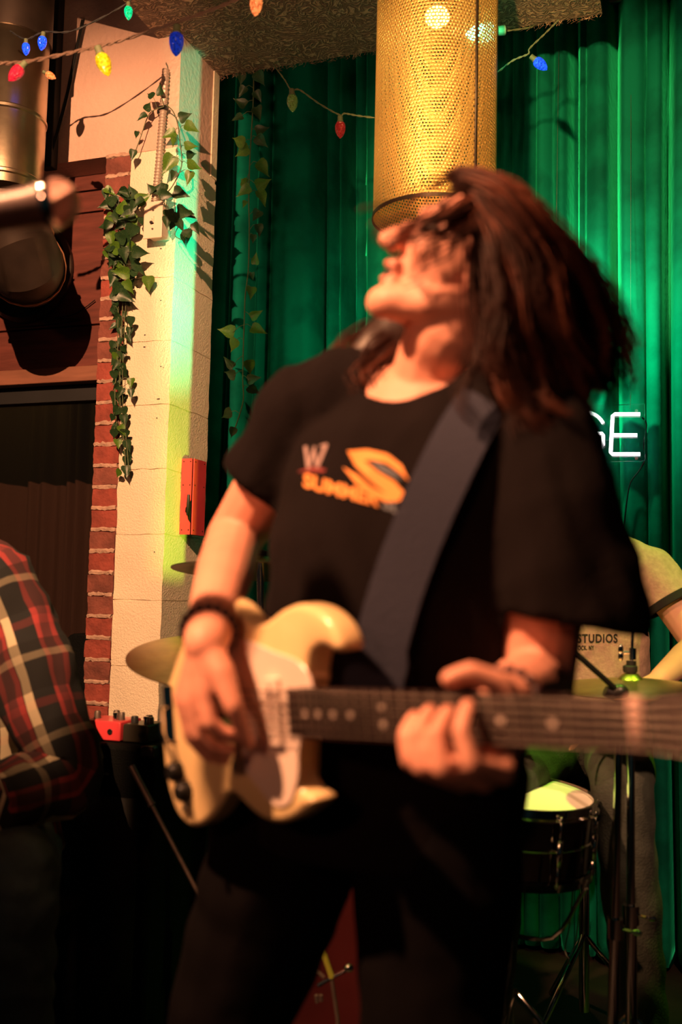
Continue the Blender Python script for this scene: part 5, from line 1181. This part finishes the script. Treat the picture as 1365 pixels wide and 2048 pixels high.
# shirt lofts carrying UV coordinates
vs, fs, uvs = [], [], []
def loft_uv(centres, radii, n=40, usc=6.0, vsc=6.0, u_off=0, fd=None, crinkle=.012, per=None):
    n0 = len(vs); L = 0; prev = None; a = None; mean = sum(max(r) if hasattr(r, '__len__') else r for r in radii)/len(radii)
    for i, (c_, r_) in enumerate(zip(centres, radii)):
        if prev is not None: L += (c_-prev).length
        prev = c_; ra, rb = r_ if hasattr(r_, '__len__') else (r_, r_)
        t_ = (centres[min(i+1, len(centres)-1)]-centres[max(i-1, 0)]).normalized()
        a = (fd if a is None else a); a = (a-t_*a.dot(t_)).normalized(); b_ = t_.cross(a)
        for k in range(n+1):
            q = 2*math.pi*k/n; p = c_+(a*math.cos(q)*ra+b_*math.sin(q)*rb)
            nn = (p-c_).normalized(); cr = crinkle*(noise.noise(p*16)+.6*noise.noise(Vector((p.x*30, p.y*30, p.z*12+5)))) if k < n else None
            if k == n: p = vs[n0+i*(n+1)]
            else: p = p+nn*cr
            vs.append(Vector(p)); uvs.append((u_off+k/n*2*math.pi*mean*usc, L*vsc))
    for i in range(len(centres)-1):
        for k in range(n): fs.append((n0+i*(n+1)+k, n0+i*(n+1)+k+1, n0+(i+1)*(n+1)+k+1, n0+(i+1)*(n+1)+k))
    for st, rv in ((n0, 1), (n0+(len(centres)-1)*(n+1), 0)): fs.append(tuple(st+k for k in range(n)))
tc_ = catmull([P(-150, 1085, 2.2), P(-148, 1120, 2.2), P(-135, 1200, 2.2), P(-120, 1350, 2.21), P(-105, 1500, 2.22), P(-90, 1660, 2.22), P(-85, 1720, 2.22)], 5)
tr_ = [(.08, .08), (.17, .10), (.215, .125), (.22, .14), (.215, .15), (.225, .165), (.23, .17)]
tr2 = []
for i in range(len(tc_)):
    f_ = i/(len(tc_)-1)*6; k = min(int(f_), 5); g_ = f_-k; tr2.append((tr_[k][0]*(1-g_)+tr_[k+1][0]*g_, tr_[k][1]*(1-g_)+tr_[k+1][1]*g_))
loft_uv(tc_, tr2, 56, 5.0, 5.0, .1, RIGHT)
for sh_, el_, wr2, fl in ((psh, pel, pwr, 1), (psl, pel2, pwr2, 0)):
    ac = catmull([sh_+UP*.03-RIGHT*.045, sh_+UP*.0, sh_*.66+el_*.34+RIGHT*.012, sh_*.3+el_*.7+RIGHT*.01, el_+RIGHT*.008, el_*.65+wr2*.35-UP*.01, el_*.1+wr2*.9], 5)
    rr = [.05, .080, .082, .078, .074, .070, .064]; r2 = []
    for i in range(len(ac)):
        f_ = i/(len(ac)-1)*6; k = min(int(f_), 5); g_ = f_-k; r2.append(rr[k]*(1-g_)+rr[k+1]*g_)
    loft_uv(ac, r2, 40, 5.6, 6.0, .15, -FWD, .016)
me = bpy.data.meshes.new('flannel_shirt'); me.from_pydata([tuple(v) for v in vs], [], fs); ul = me.uv_layers.new(name='UVMap')
for lp in me.loops: ul.data[lp.index].uv = uvs[lp.vertex_index]
# avoid the seam wrapping: first column vertices duplicated at k == n
fsh = link('flannel_shirt', me, M['plaid'], pl)
# stool / chair for the plaid person
t = thing('wooden_chair', Vector((P(-90, 1800, 2.25).x, P(-90, 1800, 2.25).y, 0)), 'dark chair under the plaid shirted person', 'chair')
cc = Vector((P(-95, 1780, 2.22).x, P(-95, 1780, 2.22).y, P(-95, 1795, 2.22).z-.03)); mb = MB(); mb.box(cc, (.44, .42, .035)); obj('seat', mb, M['dark'], t, bevel=.01)
for sx in (-1, 1):
    for sy in (-1, 1): mb = MB(); mb.tube([cc+Vector((sx*.19, sy*.18, 0)), Vector((cc.x+sx*.2, cc.y+sy*.19, 0))], .016, 8); obj('leg', mb, M['dark'], t)
# black rounded chair back by the window
t = thing('black_chair', Vector((RY(168, 1330, YB+.05).x, YB+.05, 0)), 'black round backed chair standing before the dark window', 'chair')
cb_ = RY(160, 1345, YB+.055)
mb = MB(); rgs = []
for w_ in (-.02, .02): rgs.append([cb_+Vector((x, w_, y)) for x, y in [(.062*(abs(math.cos(q))**.7)*(1 if math.cos(q) > 0 else -1), .125*(abs(math.sin(q))**.7)*(1 if math.sin(q) > 0 else -1)) for q in [2*math.pi*k/32 for k in range(32)]]])
mb.rings(rgs); obj('backrest', mb, M['tolex'], t, bevel=.006)
cseat = Vector((cb_.x, cb_.y-.2, .46)); mb = MB(); mb.box(cseat, (.2, .36, .05)); obj('seat', mb, M['tolex'], t, bevel=.015)
for s_ in (-1, 1): mb = MB(); mb.tube([cb_+RIGHT*s_*.06-UP*.08+FWD*.02, Vector((cb_.x+s_*.08, cb_.y+.03, .44)), Vector((cb_.x+s_*.085, cb_.y+.03, 0))], .010, 8); obj('leg', mb, M['blackmetal'], t); mb = MB(); mb.tube([cseat+Vector((s_*.08, -.15, 0)), Vector((cseat.x+s_*.085, cseat.y-.16, 0))], .010, 8); obj('leg', mb, M['blackmetal'], t)

# ================================================================== AMP, PEDALS, ROD, MIC
DA = 2.35
a0_, a1_ = P(150, 1495, DA), P(325, 1490, DA)
az = a1_.z; t = thing('guitar_amplifier', Vector(((a0_.x+a1_.x)/2, (a0_.y+a1_.y)/2, 0)), 'tall black speaker cabinet below the red and black pedals', 'amplifier')
axr = Vector((1, 0, 0)); cxm = (a0_.x+a1_.x)/2-.05; cym = min(YB-.02-.16, (a0_.y+a1_.y)/2+.14)
AW = (a1_.x-cxm)*2; 
mb = MB(); mb.box((cxm, cym, az/2), (AW, .30, az)); obj('cabinet', mb, M['tolex'], t, bevel=.012)
mb = MB(); mb.box((cxm, cym-.153, az/2-.04), (AW-.06, .006, az-.16)); obj('grille_cloth', mb, M['blackplastic'], t)
for sx in (-1, 1):
    for zz in (az-.012, .012):
        mb = MB(); mb.box((cxm+sx*(AW/2-.016), cym-.138, zz), (.036, .028, .028)); obj('corner_protector', mb, M['blackmetal'], t, bevel=.006)
mb = MB(); mb.tube([Vector((cxm-.06, cym, az+.002)), Vector((cxm-.05, cym, az+.002)), Vector((cxm+.05, cym, az+.002)), Vector((cxm+.06, cym, az+.002))], [.004, .007, .007, .004], 8); obj('handle', mb, M['blackplastic'], t)
yf = cym-.151
tm = text_mesh('MADE IN USA', 1, .01, 1.1); wm = max(v.co.x for v in tm.vertices); q0, q1 = RY(195, 1544, yf), RY(221, 1549, yf)
for v in tm.vertices: x_, y_ = v.co.x, v.co.y; v.co = Vector((q0.x+(q1.x-q0.x)*x_/wm, yf-.006, q0.z-.004+y_*.0085))
obj('lettering', tm, M['lightink'], t, False)
def pedal(name, px0, px1, pyb, ydep, h_, m, label, knobs, kr=.009, kh=.016, km='toptrim', lean=0):
    y_ = cym-.10; p0, p1 = RY(px0, pyb, y_), RY(px1, pyb, y_); zc = az
    t_ = thing(name, Vector(((p0.x+p1.x)/2, y_, zc)), label, 'effects pedal', 'effects pedals on the speaker cabinet'); w_ = p1.x-p0.x
    mb = MB(); mb.rings([[Vector(((p0.x+p1.x)/2+sx*w_/2*f_, y_+sy*ydep/2*f_+ydep*.3, zc+z_)) for sx, sy in ((-1, -1), (1, -1), (1, 1), (-1, 1))] for f_, z_ in ((1, .002), (1, h_*.9), (.96, h_))]); obj('housing', mb, m, t_, bevel=.003)
    for i in range(knobs):
        x_ = p0.x+w_*(i+.6)/(knobs+.2); mb = MB(); mb.lathe([(kr*1.05, 0), (kr, kh*.8), (kr*.8, kh), (kr*.3, kh+.0005)], (x_, y_+ydep*.3+(.02 if i % 2 else -.012), zc+h_), (0, 0, 1), 14, True); obj('knob', mb, M[km], t_)
    mb = MB(); mb.lathe([(.0065, 0), (.0065, .003), (.0035, .0032), (.0035, .0015)], ((p0.x+p1.x)/2+w_*.25, y_-ydep*.2, zc+h_*.5), (0, -1, 0), 14, True); obj('jack_socket', mb, M['blackmetal'], t_)
    mb = MB(); mb.tube([(p1.x-w_*.3, y_+ydep*.3-.02, zc+h_), (p1.x-w_*.3, y_+ydep*.3-.02, zc+h_+.012)], .0045, 10); mb.tube([(p1.x-w_*.3, y_+ydep*.3-.02, zc+h_+.012), (p1.x-w_*.3, y_+ydep*.3-.02, zc+h_+.018)], .006, 10); obj('footswitch', mb, M['chrome'], t_)
    return t_
redp = mat('red_pedal_enamel', (.62, .05, .06), .35, coat=.4)
pedal('effects_pedal', 170, 248, 1492, .10, .048, redp, 'red effects pedal with clear knobs on the cabinet', 3, .008, .018, 'steel')
pedal('effects_pedal', 252, 302, 1492, .09, .044, mat('dark_bronze_pedal', (.055, .045, .032), .35, .3), 'black effects pedal with dark knobs on the cabinet right corner', 3)
mb = MB(); mb.tube(catmull([P(250, 1485, 2.36), P(262, 1496, 2.3), P(290, 1492, 2.3), P(305, 1494, 2.36)], 5), .0035, 6); 
# pole
t = thing('boom_pole', P(265, 1535, 2.1), 'slanting grey metal pole in front of the black cabinet', 'stand')
A_, B_ = P(263, 1532, 2.1), P(375, 1745, 2.02); bb = A_+(B_-A_)*.36
mb = MB(); mb.tube([A_, bb], .0068, 12); mb.tube([bb, bb+(B_-A_)*.02], .0085, 12); obj('sleeve', mb, M['steel'], t)
mb = MB(); mb.tube([bb, B_, B_+(B_-A_)*1.0, Vector(((B_+(B_-A_)).x, (B_+(B_-A_)).y, .02))], .0045, 10); obj('rod', mb, M['steel'], t)
# foreground microphone
t = thing('microphone', P(100, 405, 1.08), 'handheld vocal microphone poking in at the upper left foreground', 'microphone')
mh = P(112, 405, 1.08); mx_ = (RIGHT*.95+UP*.16).normalized()
mb = MB(); mb.ell(mh, mx_*.026, FWD*.0255, mx_.cross(FWD)*.0255, 20, 14); obj('grille', mb, mat('mic_grille', (.50, .30, .26), .4, .7, bump=.8, bscale=700), t)
mb = MB(); mb.lathe([(.0265, -.006), (.0275, -.003), (.0275, .003), (.0265, .006)], mh-mx_*.006, mx_, 24); obj('grille_band', mb, M['chrome'], t)
mb = MB(); mb.tube([mh-mx_*.012, mh-mx_*.03, mh-mx_*.10, mh-mx_*.18], [.0245, .0215, .0185, .0135], 20); obj('handle', mb, mat('mic_body', (.05, .03, .028), .45, .2), t)
t = thing('microphone_stand', Vector((P(-190, 620, 1.08).x, P(-190, 620, 1.08).y, 0)), 'black stand holding the foreground microphone beyond the left edge', 'stand')
gp_ = mh-mx_*.125; mb = MB(); mb.tube([gp_-mx_*.03, gp_+mx_*.03], .022, 14); obj('clip', mb, M['blackplastic'], t)
q = mh-mx_*.125-UP*.03; mb = MB(); mb.tube([gp_, q, Vector((P(-190, 620, 1.08).x, P(-190, 620, 1.08).y, q.z-.1)), Vector((P(-190, 620, 1.08).x, P(-190, 620, 1.08).y, .02))], .009, 10); obj('pole', mb, M['blackmetal'], t)
mb = MB(); mb.lathe([(.14, 0), (.14, .012), (.02, .03)], (P(-190, 620, 1.08).x, P(-190, 620, 1.08).y, 0), (0, 0, 1), 32, True); obj('round_base', mb, M['blackmetal'], t)
